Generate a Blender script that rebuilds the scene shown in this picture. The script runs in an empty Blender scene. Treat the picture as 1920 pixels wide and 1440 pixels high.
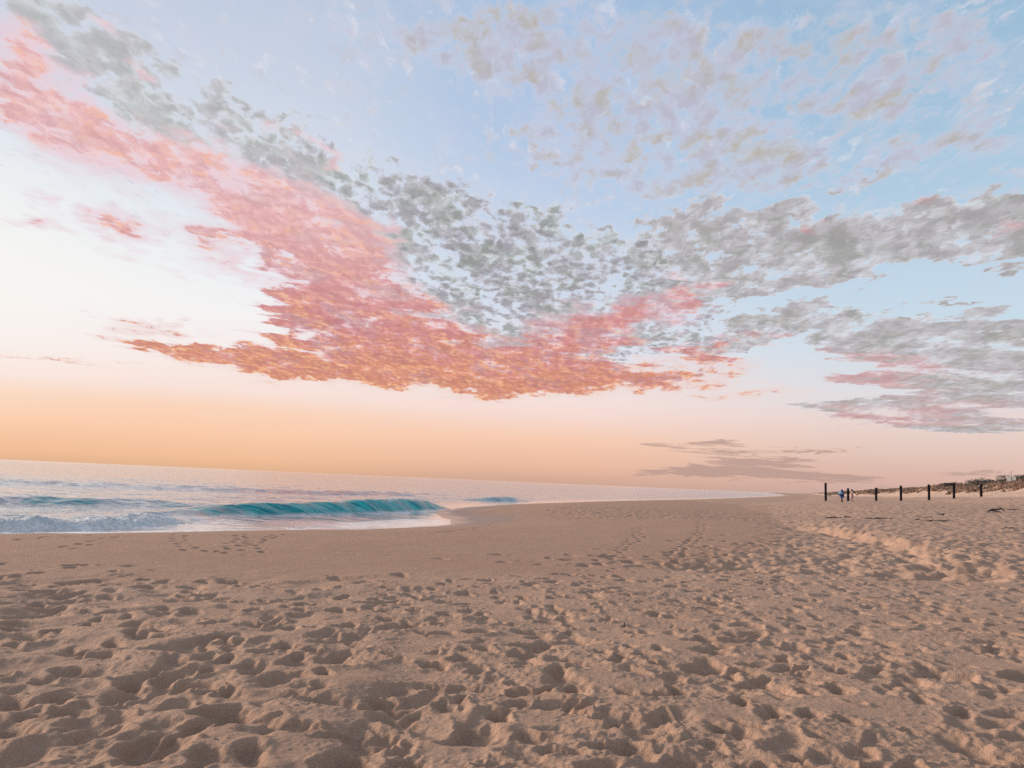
import bpy, bmesh, math, random
import numpy as np
from mathutils import Vector, Matrix
random.seed(7); rng = np.random.default_rng(7)
scene = bpy.context.scene; COL = scene.collection
# ---------------------------------------------------------------- camera, light, exposure
EYE = 1.6
def make_camera():
    cd = bpy.data.cameras.new('camera'); co = bpy.data.objects.new('camera', cd); COL.objects.link(co)
    cd.sensor_width = 36; cd.lens = 1450/1920*36; cd.clip_start = .05; cd.clip_end = 120000
    p = math.atan(182.5/1450); roll = math.atan(.0434)
    F = Vector((0, math.cos(p), math.sin(p))); U0 = Vector((0, -math.sin(p), math.cos(p))); R0 = Vector((1, 0, 0))
    R = R0*math.cos(roll) + U0*math.sin(roll); U = U0*math.cos(roll) - R0*math.sin(roll)
    m = Matrix((R, U, -F)).transposed().to_4x4(); m.translation = (0, 0, EYE)
    co.matrix_world = m; scene.camera = co
make_camera()
SUN_AZ = math.radians(-70); SUN_EL = math.radians(13); SKY_GAIN = 1.0
def make_sun():
    l = bpy.data.lights.new('sun', 'SUN'); o = bpy.data.objects.new('sun', l); COL.objects.link(o)
    l.energy = SUN_POWER; l.angle = math.radians(13); l.color = (1.0, .84, .70)
    d = Vector((math.sin(SUN_AZ)*math.cos(SUN_EL), math.cos(SUN_AZ)*math.cos(SUN_EL), math.sin(SUN_EL)))
    o.rotation_euler = d.to_track_quat('Z', 'Y').to_euler(); o.location = (-60, 40, 40)
SUN_POWER = 5.0
make_sun()
scene.cycles.use_denoising = False; scene.cycles.caustics_reflective = False; scene.cycles.caustics_refractive = False; scene.cycles.sample_clamp_indirect = 3.0
vs = scene.view_settings; vs.view_transform = 'Standard'; vs.look = 'None'; vs.exposure = 0.0; vs.gamma = 1.0; vs.use_curve_mapping = False
# cloud patches: azimuth, elevation, long and short radius in degrees, turn, amount
BLOB_A = [(-32.5, 26.0, 7.5, 4.17, -12, 1.0), (-26.7, 24.1, 9.5, 5.18, -22, 1.1), (-20.2, 22.7, 10.6, 4.68, -17, 1.0), (-13.5, 20.1, 9.8, 4.53, -22, 1.0), (-6.1, 16.6, 11.5, 6.58, -20, 1.1), (0.5, 13.5, 9.6, 5.89, -27, 1.1), (-2.6, 11.0, 8.0, 3.55, -17, 0.9), (2.8, 16.7, 9.3, 4.6, -8, 0.9), (7.3, 15.2, 6.8, 5.76, 1, 0.9), (7.4, 11.7, 8.7, 3.12, 1, 0.8), (14.4, 13.7, 5.3, 3.03, -1, 0.6), (-10.2, 23.0, 6.2, 2.23, -17, 0.5), (-20.6, 27.0, 2.2, 1.63, 11, 0.5), (13.3, 10.6, 9.9, 2.3, 5, 0.7), (-35.3, 26.7, 3.3, 1.52, -2, 0.7), (1.1, 18.5, 10.6, 5.33, -12, 0.7), (11.2, 16.0, 7.8, 4.55, -1, 0.6), (-17.1, 25.3, 7.4, 2.12, -9, 0.4), (-6.3, 20.4, 6.4, 2.28, -19, 0.5), (6.3, 8.6, 7.9, 2.36, 2, 0.6), (18.1, 10.6, 8.0, 1.88, 3, 0.5)]
BLOB_P = [(-35.3, 24.6, 3.0, 2.2, -15, 1.0), (-32.9, 22.2, 4.2, 2.61, -40, 0.9), (-30.3, 20.6, 5.7, 2.7, -24, 0.95), (-26.0, 20.2, 7.2, 2.44, -11, 0.85), (-21.7, 19.3, 7.3, 2.9, -19, 0.95), (-17.1, 17.4, 7.6, 4.15, -31, 1.0), (-13.1, 14.9, 7.9, 5.8, -39, 1.0), (-20.7, 16.2, 4.7, 2.52, 8, 0.75), (-21.2, 13.9, 3.9, 2.54, 8, 0.6), (-13.7, 12.5, 8.7, 4.59, -15, 0.9), (-15.0, 10.1, 9.0, 3.43, 0, 0.9), (-8.9, 10.2, 11.7, 4.29, -11, 1.1), (-18.2, 7.6, 9.7, 1.8, -2, 1.1), (-12.6, 7.2, 10.6, 1.31, -1, 0.9), (-4.0, 8.0, 11.1, 2.36, -3, 1.15), (2.3, 8.3, 8.8, 2.76, 0, 1.25), (5.1, 10.5, 5.6, 3.14, 11, 1.0), (9.0, 12.7, 4.7, 1.75, 8, 1.0), (12.8, 14.3, 2.3, 2.28, -1, 1.0), (11.0, 7.8, 9.2, 1.71, -3, 1.2), (15.2, 9.7, 3.4, 1.37, 5, 1.1), (13.6, 10.6, 2.7, 0.84, 8, 0.7), (-27.2, 15.5, 3.5, 1.74, -1, 1.15), (-25.9, 9.2, 4.2, 0.78, 4, 1.1), (-31.2, 6.3, 4.4, 0.24, 7, 0.75), (-30.4, 27.3, 1.7, 0.79, -4, 0.8), (-27.1, 24.6, 1.5, 0.74, -6, 0.7), (-15.0, 23.5, 1.9, 1.08, -6, 0.8), (-14.3, 22.4, 1.2, 0.58, -2, 0.7), (-18.5, 23.8, 2.2, 0.87, 0, 0.6), (-22.8, 22.9, 1.8, 0.69, 1, 0.5), (18.5, 6.7, 3.0, 0.6, 5, 0.6), (24.0, 8.6, 1.3, 0.36, -1, 0.5), (-33.0, 14.7, 3.2, 0.81, 12, 0.8), (-23.8, 7.9, 4.4, 0.8, 3, 0.9), (-32.0, 16.6, 1.8, 1.3, 12, 0.7), (-11.0, 17.7, 2.7, 0.95, -14, 0.5), (-19.9, 10.9, 3.9, 1.25, 13, -1.6), (-16.5, 9.2, 5.5, 0.61, 3, -0.9), (-21.5, 8.7, 4.2, 0.59, 4, -1.0), (-16.0, 12.9, 4.5, 0.6, 2, -0.7), (-19.1, 14.2, 2.5, 1.12, -13, -0.7), (-24.0, 10.3, 5.1, 1.62, 7, -0.8), (-21.1, 12.5, 4.2, 0.95, 7, -0.4), (-18.9, 12.0, 2.2, 0.74, 7, -0.4)]
BLOB_L = [(3.9, 31.7, 13.8, 5.56, -8, 1.0), (11.0, 28.6, 13.1, 5.85, 6, 0.8), (20.7, 30.4, 11.2, 4.72, -7, 0.75), (27.0, 27.9, 9.5, 5.29, -10, 0.65), (19.9, 26.6, 9.7, 3.99, -6, 0.6), (9.9, 24.8, 10.5, 3.54, -2, 0.75), (16.2, 23.1, 5.0, 3.17, -4, 0.6), (-4.5, 30.4, 8.4, 3.65, 4, 0.5), (33.2, 23.3, 4.2, 3.25, 22, 0.8), (32.2, 28.1, 5.0, 3.55, -12, 0.6), (19.9, 23.2, 2.9, 1.73, -5, 0.6), (-13.7, 31.8, 11.9, 2.58, 0, 0.5), (0.7, 28.3, 10.8, 4.81, 2, 0.6), (5.8, 23.5, 9.0, 3.26, 0, 0.4), (27.6, 23.9, 8.4, 3.97, 1, 0.4), (-9.6, 31.0, 6.6, 2.28, 6, 0.4), (24.2, 21.4, 8.8, 2.43, 4, 0.7), (-9.1, 25.2, 11.2, 4.3, -7, 0.6), (3.4, 22.3, 12.3, 4.04, -3, 0.65), (-17.3, 28.3, 9.8, 3.72, -3, 0.55), (15.0, 22.1, 9.2, 3.24, 2, 0.6), (29.2, 21.8, 8.1, 2.67, 4, 0.6)]
BLOB_G = [(28.1, 18.2, 10.5, 2.05, 4, 1.0), (22.7, 15.9, 12.4, 1.62, 8, 0.95), (32.4, 17.0, 5.9, 2.63, -1, 0.95), (17.0, 18.4, 8.9, 2.22, 11, 0.75), (14.3, 20.4, 6.1, 2.21, 7, 0.6), (19.9, 12.0, 10.3, 1.26, 7, 1.15), (17.0, 10.4, 8.8, 1.28, 5, 0.95), (22.7, 13.4, 6.9, 0.8, 8, 0.7), (18.8, 15.8, 9.4, 1.85, 10, 0.8), (27.0, 11.1, 8.3, 1.62, 7, 1.15), (31.3, 9.8, 9.4, 1.49, 2, 1.1), (30.1, 8.5, 11.4, 1.23, 1, 1.05), (29.7, 7.2, 11.5, 1.17, 1, 1.15), (27.9, 6.0, 9.3, 0.7, 0, 1.0), (29.1, 5.1, 10.3, 0.83, -1, 1.05), (32.0, 4.5, 5.7, 0.47, 0, 0.7), (24.2, 21.4, 4.1, 0.87, 6, 0.7), (31.4, 12.7, 5.0, 0.4, -1, 0.6), (19.9, 20.0, 5.0, 1.44, 6, 0.7), (32.6, 15.0, 7.5, 1.52, -1, 0.8), (25.5, 16.9, 13.9, 3.16, 3, 0.35), (29.1, 8.2, 11.6, 4.15, 2, 0.35), (13.2, 17.8, 8.5, 4.1, -1, 0.6), (17.7, 14.3, 10.2, 1.87, 6, 0.75), (20.6, 4.6, 5.6, 0.44, 1, 0.5), (7.3, 16.8, 8.0, 4.2, 0, 0.5)]
BLOB_H = [(15.6, 2.6, 9.5, 0.76, 0, 1.0), (13.4, 3.3, 6.4, 0.54, 2, 0.8), (17.0, 1.5, 10.8, 0.82, 1, 1.0), (13.4, 1.2, 8.2, 0.84, 1, 0.8), (22.0, 3.1, 5.4, 0.36, 1, 0.8), (14.8, 4.3, 8.1, 0.69, 1, 0.6), (32.2, 1.7, 5.4, 0.46, 2, 1.0), (24.6, 0.7, 8.4, 0.43, 0, 0.7), (0.8, 6.0, 3.2, 0.28, 2, 0.6), (11.5, 0.3, 10.5, 0.38, 0, 0.5), (19.9, 2.1, 7.0, 0.44, 1, 0.9), (25.3, 3.1, 3.6, 0.28, 1, 0.7), (30.2, 2.4, 4.1, 0.31, 1, 0.6), (20.6, 1.1, 6.2, 0.37, 2, 0.8)]
BLOB_R = [(24.4, 9.0, 3.0, 1.8, -1, 0.8), (25.0, 7.6, 3.6, 1.22, -1, 0.7), (28.2, 5.9, 5.6, 1.39, 0, 0.6), (25.3, 5.0, 3.9, 0.86, 0, 0.6), (32.8, 17.0, 1.5, 1.17, -7, 0.7), (27.7, 19.6, 1.5, 1.01, -7, 0.7), (22.2, 18.4, 0.8, 0.71, -5, 0.7), (32.6, 5.0, 2.8, 0.8, 0, 0.4), (13.2, 13.7, 3.1, 2.28, -1, 0.5), (18.5, 6.7, 2.9, 0.75, 0, 0.9)]
# ---------------------------------------------------------------- sky
def lin(r, g, b):
    f = lambda c: (c/255)/12.92 if c/255 <= .04045 else ((c/255+.055)/1.055)**2.4
    return (f(r), f(g), f(b), 1.0)

class Nodes:
    """small helper that writes shader maths as node chains"""
    def __init__(s, tree):
        s.t = tree; s.N = tree.nodes; s.L = tree.links
    def new(s, kind, **kw):
        n = s.N.new(kind)
        for k, v in kw.items(): setattr(n, k, v)
        return n
    def put(s, sock, v):
        if v is None: return
        if hasattr(v, 'is_output'): s.L.new(v, sock)
        else: sock.default_value = v
    def math(s, op, a, b=None, c=None, clamp=False):
        n = s.new('ShaderNodeMath', operation=op, use_clamp=clamp)
        s.put(n.inputs[0], a); s.put(n.inputs[1], b); s.put(n.inputs[2], c)
        return n.outputs[0]
    def add(s, a, b): return s.math('ADD', a, b)
    def sub(s, a, b): return s.math('SUBTRACT', a, b)
    def mul(s, a, b): return s.math('MULTIPLY', a, b)
    def mad(s, a, b, c): return s.math('MULTIPLY_ADD', a, b, c)
    def step(s, v, lo, hi, a=0.0, b=1.0):
        n = s.new('ShaderNodeMapRange', interpolation_type='SMOOTHSTEP')
        s.put(n.inputs[0], v); s.put(n.inputs[1], lo); s.put(n.inputs[2], hi); s.put(n.inputs[3], a); s.put(n.inputs[4], b)
        return n.outputs[0]
    def mix(s, f, a, b, blend='MIX'):
        n = s.new('ShaderNodeMix', data_type='RGBA', blend_type=blend)
        s.put(n.inputs[0], f); s.put(n.inputs[6], a); s.put(n.inputs[7], b)
        return n.outputs[2]
    def ramp(s, v, stops, interp='LINEAR'):
        n = s.new('ShaderNodeValToRGB'); r = n.color_ramp; r.interpolation = interp
        while len(r.elements) < len(stops): r.elements.new(0.5)
        for e, (p, c) in zip(r.elements, stops): e.position = p; e.color = c
        s.put(n.inputs[0], v); return n.outputs[0]
    def noise(s, vec, scale, detail=6., rough=.55, lac=2.0, dist=0., dim='3D', out=0, norm=True):
        n = s.new('ShaderNodeTexNoise', noise_dimensions=dim, normalize=norm)
        s.put(n.inputs['Vector'], vec); n.inputs['Scale'].default_value = scale; n.inputs['Detail'].default_value = detail
        n.inputs['Roughness'].default_value = rough; n.inputs['Lacunarity'].default_value = lac; n.inputs['Distortion'].default_value = dist
        return n.outputs[out]
    def comb(s, x, y, z=0.0):
        n = s.new('ShaderNodeCombineXYZ'); s.put(n.inputs[0], x); s.put(n.inputs[1], y); s.put(n.inputs[2], z); return n.outputs[0]
    def vmath(s, op, a, b=None, scale=None):
        n = s.new('ShaderNodeVectorMath', operation=op); s.put(n.inputs[0], a)
        if b is not None: s.put(n.inputs[1], b)
        if scale is not None: s.put(n.inputs[3], scale)
        return n.outputs[0]
    def mapping(s, vec, loc=(0,0,0), rot=(0,0,0), scale=(1,1,1), kind='POINT'):
        n = s.new('ShaderNodeMapping', vector_type=kind); s.put(n.inputs[0], vec)
        n.inputs[1].default_value = loc; n.inputs[2].default_value = rot; n.inputs[3].default_value = scale
        return n.outputs[0]
    def blob(s, vec, b):
        """a soft elliptical patch of cloud: azimuth, elevation, the two radii (degrees), turn, amount"""
        az, el, ra, re, turn, amt = b
        v = s.mapping(vec, (az, el, 0), (0, 0, math.radians(turn)), (ra, re, 1), 'TEXTURE')
        n = s.new('ShaderNodeTexGradient', gradient_type='SPHERICAL'); s.L.new(v, n.inputs[0])
        return n.outputs[1], amt
    def blobs(s, vec, lst, start=0.0):
        acc = start
        for b in lst:
            o, amt = s.blob(vec, b)
            acc = s.mad(o, amt, acc)
        return acc

def make_sky():
    w = bpy.data.worlds.new('World'); scene.world = w; w.use_nodes = True
    t = w.node_tree; t.nodes.clear(); n = Nodes(t)
    tc = n.new('ShaderNodeTexCoord').outputs['Generated']
    sep = n.new('ShaderNodeSeparateXYZ'); n.L.new(tc, sep.inputs[0]); x, y, z = sep.outputs
    az = n.mul(n.math('ARCTAN2', x, y), 180/math.pi)
    el = n.mul(n.math('ARCSINE', z), 180/math.pi)
    elc = n.math('MAXIMUM', el, 0.0)
    ang = n.comb(az, el)
    # cloud deck seen in perspective
    zz = n.add(n.math('MAXIMUM', z, 0.0), 0.085)
    deck = n.comb(n.math('DIVIDE', n.mul(x, 1.75), zz), n.math('DIVIDE', y, zz))
    # ---- clear sky: by elevation, sunset side and landward side
    e = n.math('DIVIDE', elc, 60.0, clamp=True)
    P = lambda lst: [(d/60., lin(*c)) for d, c in lst]
    sun_side = n.ramp(e, P([(0,(230,182,146)),(.6,(243,191,152)),(2.4,(255,206,172)),(4.2,(255,216,190)),(5.4,(254,229,219)),(8,(253,241,238)),(11,(250,248,248)),(15,(238,244,248)),(20,(226,234,244)),(26,(208,218,234)),(34,(190,204,226)),(60,(176,184,208))]))
    mid = n.ramp(e, P([(0,(212,170,150)),(1.2,(238,189,162)),(3.2,(253,207,180)),(5,(252,223,213)),(7,(250,234,232)),(10,(234,235,242)),(14,(210,225,242)),(19,(194,213,238)),(26,(180,202,231)),(34,(168,195,226)),(60,(172,182,208))]))
    land = n.ramp(e, P([(0,(204,172,164)),(1.2,(222,182,168)),(3.2,(232,204,192)),(5,(238,216,210)),(7,(228,226,230)),(11,(206,225,238)),(15,(196,218,236)),(20,(180,208,230)),(26,(164,197,223)),(34,(154,188,216)),(60,(168,182,208))]))
    d1 = n.math('ABSOLUTE', n.add(az, 56.0))
    d1 = n.math('MINIMUM', d1, n.sub(360.0, d1))
    clear = n.mix(n.step(d1, 36, 58), sun_side, mid)
    clear = n.mix(n.step(d1, 58, 84), clear, land)
    # glow round the hidden sun, left of the frame
    glow = n.blobs(ang, [(-52, 12, 38, 13, 0, 1.0)])
    clear = n.mix(n.mul(n.step(glow, 0, .8), .8), clear, lin(255, 252, 246))
    # ---- cloud masks (direction warped so that patches get ragged outlines)
    wv = n.noise(deck, 2.0, 4., .6, out=1)
    warp = n.vmath('MULTIPLY', n.vmath('SUBTRACT', wv, (.5, .5, .5)), (9.0, 5.0, 0.0))
    wv2 = n.noise(deck, 7.0, 3., .6, out=1)
    warp2 = n.vmath('MULTIPLY', n.vmath('SUBTRACT', wv2, (.5, .5, .5)), (3.6, 1.8, 0.0))
    lowfade = n.step(el, 2.0, 14.0, .25, 1.0)
    wang = n.vmath('ADD', ang, n.vmath('SCALE', n.vmath('ADD', warp, warp2), scale=lowfade))
    ragged = n.mad(n.sub(n.noise(n.comb(n.mul(az, .05), n.mul(n.mad(az, .04, el), .80)), 1.0, 5., .62), .5), 26.0, 0.0)
    wang = n.vmath('ADD', wang, n.comb(n.mul(ragged, n.step(el, 6, 20, 1.0, .25)), 0.0))
    mA = n.blobs(wang, BLOB_A)
    mP = n.blobs(wang, BLOB_P)
    mL = n.blobs(wang, BLOB_L)
    mG = n.blobs(wang, BLOB_G)
    mH = n.blobs(wang, BLOB_H)
    # ---- cloud texture on the deck
    kw = n.vmath('SCALE', n.vmath('SUBTRACT', n.noise(deck, 12.0, 4., .62, out=1), (.5, .5, .5)), scale=.12)
    deckw = n.vmath('ADD', deck, kw)
    def cauliflower(vec):
        vor = n.new('ShaderNodeTexVoronoi', feature='SMOOTH_F1'); n.L.new(vec, vor.inputs['Vector'])
        vor.inputs['Scale'].default_value = 17.0; vor.inputs['Smoothness'].default_value = .5
        return n.mad(vor.outputs['Distance'], -1.5, .98)             # about 0..1
    puff = cauliflower(deckw)
    cells = n.mad(n.sub(n.noise(deckw, 9.0, 7., .60), .5), 2.6, .5)   # about 0..1
    cellsB = n.mad(n.sub(n.noise(deckw, 16.0, 6., .58), .5), 2.6, .5)
    cellsC = n.mad(n.sub(n.noise(deckw, 5.0, 8., .62), .5), 2.6, .5)
    which = n.noise(deck, 1.9, 3., .55)
    cellsV = n.mix(n.step(which, .38, .50), n.comb(cellsC, cellsC, cellsC), n.comb(cells, cells, cells))
    cellsV = n.mix(n.step(which, .50, .62), cellsV, n.comb(cellsB, cellsB, cellsB))
    fine = n.mad(n.sub(n.noise(deckw, 34.0, 6., .64), .5), 2.2, .5)
    streak = n.mad(n.sub(n.noise(n.mapping(deckw, rot=(0, 0, math.radians(-28)), scale=(1.0, 2.8, 1)), 7.5, 8., .62), .5), 2.6, .5)
    big = n.mad(n.sub(n.noise(deck, 2.6, 4., .5), .5), 2.4, .5)
    strat = n.mad(n.sub(n.noise(n.comb(n.mul(az, .16), n.mul(n.mad(az, .09, el), 1.05)), 1.0, 7., .6), .5), 2.6, .5)
    lump = n.mad(n.sub(n.noise(deckw, 4.2, 7., .62), .5), 2.6, .5)
    flat = n.step(el, 7.0, 15.0, 1.0, 0.0)
    toward = n.vmath('ADD', deckw, (-.030, .028, 0))                 # a step towards the sun
    rim = n.add(n.mul(n.sub(n.noise(toward, 5.0, 8., .62), n.noise(deckw, 5.0, 8., .62)), 1.5), n.mul(n.sub(n.noise(toward, 16.0, 5., .58), n.noise(deckw, 16.0, 5., .58)), .7))
    # the grey and the pink fields are one deck, the pink part lit from below
    pinkw = n.step(n.mad(n.sub(lump, .5), .30, mP), .0, 1.0)
    pink = n.step(n.mad(n.sub(lump, .5), .40, mP), .02, .90)
    core = n.step(n.mad(n.sub(big, .5), .40, mP), .40, 1.15)
    fieldAP = n.step(n.math('MAXIMUM', mA, n.mul(mP, .95)), -.12, 1.15)
    rough = n.add(n.mul(streak, .55), n.mul(lump, .45))
    low2 = n.step(el, 5.0, 12.0, 1.0, 0.0)
    rough = n.add(n.mul(rough, n.mad(low2, -.65, 1.0)), n.mul(strat, n.mul(low2, .65)))
    tAP = n.add(n.add(n.mul(puff, n.mad(pink, -.33, .43)), n.add(n.mul(cellsV, n.mad(pink, .26, .10)), n.add(n.mul(cells, n.mad(pink, -.10, .10)), n.mul(cellsB, n.mad(pink, -.13, .13))))), n.add(n.mul(rough, n.mad(pink, .42, .10)), n.mul(fine, n.mad(pink, -.04, .24))))
    thr = n.mad(fieldAP, n.mad(pink, -.17, -1.0), n.mad(n.step(az, -26, -4, 1.0, 0.0), n.mul(n.mul(pink, n.step(el, 11, 20)), .24), 1.13))
    thr = n.sub(thr, n.mad(pink, -.025, .025))
    thr = n.sub(thr, n.add(n.mul(n.sub(big, .5), .36), n.mul(n.sub(lump, .5), n.mad(pink, .34, .12))))
    xAP = n.sub(tAP, thr)
    dA = n.step(xAP, -.03, .66)
    sh = n.math('MULTIPLY_ADD', n.sub(n.add(n.mul(fine, .16), n.add(n.mul(rough, .44), n.mul(cells, .40))), .5), .95, n.mul(dA, .76), clamp=True)
    fieldL = n.math('MAXIMUM', n.step(mL, .05, .95), n.mul(n.step(el, 12, 19), .56))
    xL = n.sub(n.add(n.add(n.mul(cells, .28), n.mul(cellsB, .36)), n.add(n.mul(big, .22), n.mul(fine, .14))), n.mad(fieldL, -.72, .90))
    dL = n.step(xL, -.04, .56)
    fieldG = n.step(mG, .05, .85)
    xG = n.add(-.015, n.sub(n.add(n.mul(n.mix(flat, n.mix(n.step(az, 13, 25), n.comb(cells, cells, cells), n.comb(lump, lump, lump)), n.comb(strat, strat, strat)), .62), n.add(n.mul(cells, .20), n.add(n.mul(fine, .12), n.mul(puff, .10)))), n.mad(fieldG, -.98, 1.12)))
    dG = n.step(xG, .0, .46)
    shG = n.math('MULTIPLY_ADD', n.sub(n.add(n.mul(fine, .2), n.add(n.mul(streak, .2), n.mul(lump, .6))), .5), .8, n.mul(dG, .72), clamp=True)
    dH = n.step(n.add(n.add(n.mul(n.noise(n.comb(n.mul(az, .10), n.mul(n.mad(az, .03, el), 2.3)), 1.6, 7., .62), .8), n.mul(n.noise(n.comb(n.mul(az, .35), n.mul(el, 5.0)), 1.3, 5., .6), .35)), n.mul(n.math('MINIMUM', mH, 1.1), .42)), .78, 1.02)
    lowest = n.step(el, 5.0, 13.0, 1.0, 0.0)
    left = n.step(az, -12, 8, 1.0, 0.0)
    # thin veil
    veil = n.mul(n.step(n.noise(deckw, 4.5, 6., .6), .42, .75), n.step(el, 14, 24))
    col = n.mix(n.mul(veil, .35), clear, lin(214, 214, 230))
    col = n.mix(n.mul(fieldAP, .30), col, lin(216, 221, 236))
    col = n.mix(n.mul(pinkw, n.mad(lowest, -.30, .85)), col, n.mix(lowest, lin(242, 210, 218), lin(250, 212, 192)))
    small = n.mad(n.sub(n.noise(deckw, 17.0, 6., .58), .5), 2.6, .5)
    dS = n.step(n.add(n.mul(small, .62), n.mul(n.add(big, lump), .22)), .56, .92)
    cS = n.mix(n.step(rim, -.1, .15), lin(206, 204, 214), lin(236, 234, 240))
    col = n.mix(n.mul(dS, n.mul(n.step(el, 12, 20), .60)), col, cS)
    # upper puffs, lavender and beige
    beige = n.step(n.noise(deck, 7.0, 3., .5), .44, .64)
    cL = n.mix(beige, n.ramp(dL, [(0, lin(228,232,246)), (.4, lin(214,214,230)), (1, lin(190,188,204))]), n.ramp(dL, [(0, lin(230,230,236)), (.5, lin(212,204,206)), (1, lin(188,180,168))]))
    col = n.mix(n.mul(n.step(dL, 0, 1.), .88), col, cL)
    # grey bands on the right
    green = n.step(n.noise(deck, 4.0, 3., .5), .44, .60)
    cG = n.mix(green, n.ramp(shG, [(0, lin(230,232,240)), (.3, lin(210,206,212)), (.7, lin(186,179,182)), (1, lin(168,160,160))]), n.ramp(shG, [(0, lin(226,228,232)), (.3, lin(204,200,202)), (.7, lin(176,172,167)), (1, lin(156,152,145))]))
    rg = n.step(rim, -.22, .22, -1., 1.)
    cG = n.mix(n.mul(n.math('MAXIMUM', rg, 0.0), .22), cG, lin(230, 226, 232)); cG = n.mix(n.mul(n.math('MAXIMUM', n.mul(rg, -1.0), 0.0), .30), cG, lin(150, 148, 152))
    cGp = n.ramp(shG, [(0, lin(240,214,212)), (.4, lin(222,180,182)), (1, lin(196,140,142))])
    cG = n.mix(n.mul(n.step(n.mad(n.sub(lump, .5), .3, n.blobs(wang, BLOB_R)), .12, .7), .85), cG, cGp)
    col = n.mix(n.mul(n.step(dG, 0, .5), .92), col, cG)
    # altocumulus: bright rims, grey-green cores
    hue = n.step(n.noise(deck, 3.6, 3., .5), .44, .58)
    cA = n.mix(hue, n.ramp(dA, [(0, lin(232,236,246)), (.25, lin(212,216,230)), (.6, lin(180,177,184)), (1, lin(156,152,156))]), n.ramp(dA, [(0, lin(232,237,243)), (.25, lin(214,219,224)), (.6, lin(176,180,178)), (1, lin(150,153,146))]))
    rl = n.step(rim, -.22, .22, -1., 1.)
    cA = n.mix(n.mul(n.math('MAXIMUM', rl, 0.0), .26), cA, lin(232, 230, 236)); cA = n.mix(n.mul(n.math('MAXIMUM', n.mul(rl, -1.0), 0.0), .35), cA, lin(146, 145, 150))
    pale = n.mul(n.step(az, -34, -2, 1.0, 0.0), n.step(el, 10, 18))
    cA = n.mix(n.mul(pale, .45), cA, lin(218, 221, 222))
    col = n.mix(n.mul(n.step(dA, 0, .40), n.mad(pink, -.95, .95)), col, cA)
    # lit pink and orange
    hot = n.add(n.add(n.mul(n.sub(fine, .5), .42), n.mul(n.sub(streak, .5), .6)), n.add(n.mul(rim, .9), n.mul(n.sub(big, .5), .45)))
    cP = n.ramp(sh, [(0, lin(246,222,226)), (.25, lin(240,190,194)), (.55, lin(224,148,150)), (1, lin(198,120,122))])
    cO = n.ramp(sh, [(0, lin(254,226,204)), (.25, lin(250,188,148)), (.55, lin(232,148,112)), (1, lin(190,120,104))])
    cM = n.ramp(sh, [(0, lin(238,222,230)), (.3, lin(224,198,208)), (.65, lin(200,166,176)), (1, lin(178,144,152))])
    core = n.mul(core, n.step(n.noise(deck, 2.7, 4., .6), .36, .52, .30, 1.0))
    cP = n.mix(core, cM, cP)
    relief = n.step(rim, -.22, .22, -1., 1.)
    lit = n.math('MAXIMUM', relief, 0.0); shade = n.math('MAXIMUM', n.mul(relief, -1.0), 0.0)
    orange = n.step(n.add(hot, n.add(n.mul(lowest, .48), n.add(n.mul(left, .06), n.mul(core, .06)))), .02, .56)
    cP = n.mix(orange, cP, cO)
    spark = n.step(n.add(hot, n.add(n.mul(left, .12), n.mul(lowest, .08))), .30, .62)
    cP = n.mix(n.mul(spark, .75), cP, lin(252, 182, 130))
    cP = n.mix(n.mul(n.step(el, 10, 19), .52), cP, lin(246, 210, 212))
    cP = n.mix(n.mul(spark, n.mul(n.step(el, 10, 19), .55)), cP, lin(244, 160, 122))
    cP = n.mix(n.mul(lit, .30), cP, n.mix(lowest, lin(252, 214, 204), lin(255, 206, 160))); cP = n.mix(n.mul(shade, .20), cP, lin(186, 136, 138))
    col = n.mix(n.mul(n.step(dA, 0, .48), n.mul(pink, .95)), col, cP)
    cH = n.ramp(dH, [(0, lin(226,190,172)), (1, lin(186,154,146))])
    col = n.mix(n.mul(n.step(dH, 0, .8), .80), col, cH)
    # below the horizon: nothing but sea and sand colour
    col = n.mix(n.step(el, -1.5, -.2), lin(150, 125, 112), col)
    bg = n.new('ShaderNodeBackground'); n.L.new(col, bg.inputs[0]); bg.inputs[1].default_value = SKY_GAIN
    # a share of the physical sky at the same sun
    ns = n.new('ShaderNodeTexSky', sky_type='NISHITA', sun_disc=False)
    ns.sun_elevation = SUN_EL; ns.sun_rotation = SUN_AZ
    bg2 = n.new('ShaderNodeBackground'); n.L.new(ns.outputs[0], bg2.inputs[0]); bg2.inputs[1].default_value = .05
    mx = n.new('ShaderNodeMixShader'); mx.inputs[0].default_value = .06
    n.L.new(bg.outputs[0], mx.inputs[1]); n.L.new(bg2.outputs[0], mx.inputs[2])
    out = n.new('ShaderNodeOutputWorld'); n.L.new(mx.outputs[0], out.inputs[0])
    w.cycles.sampling_method = 'MANUAL'; w.cycles.sample_map_resolution = 1024
make_sky()
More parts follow.
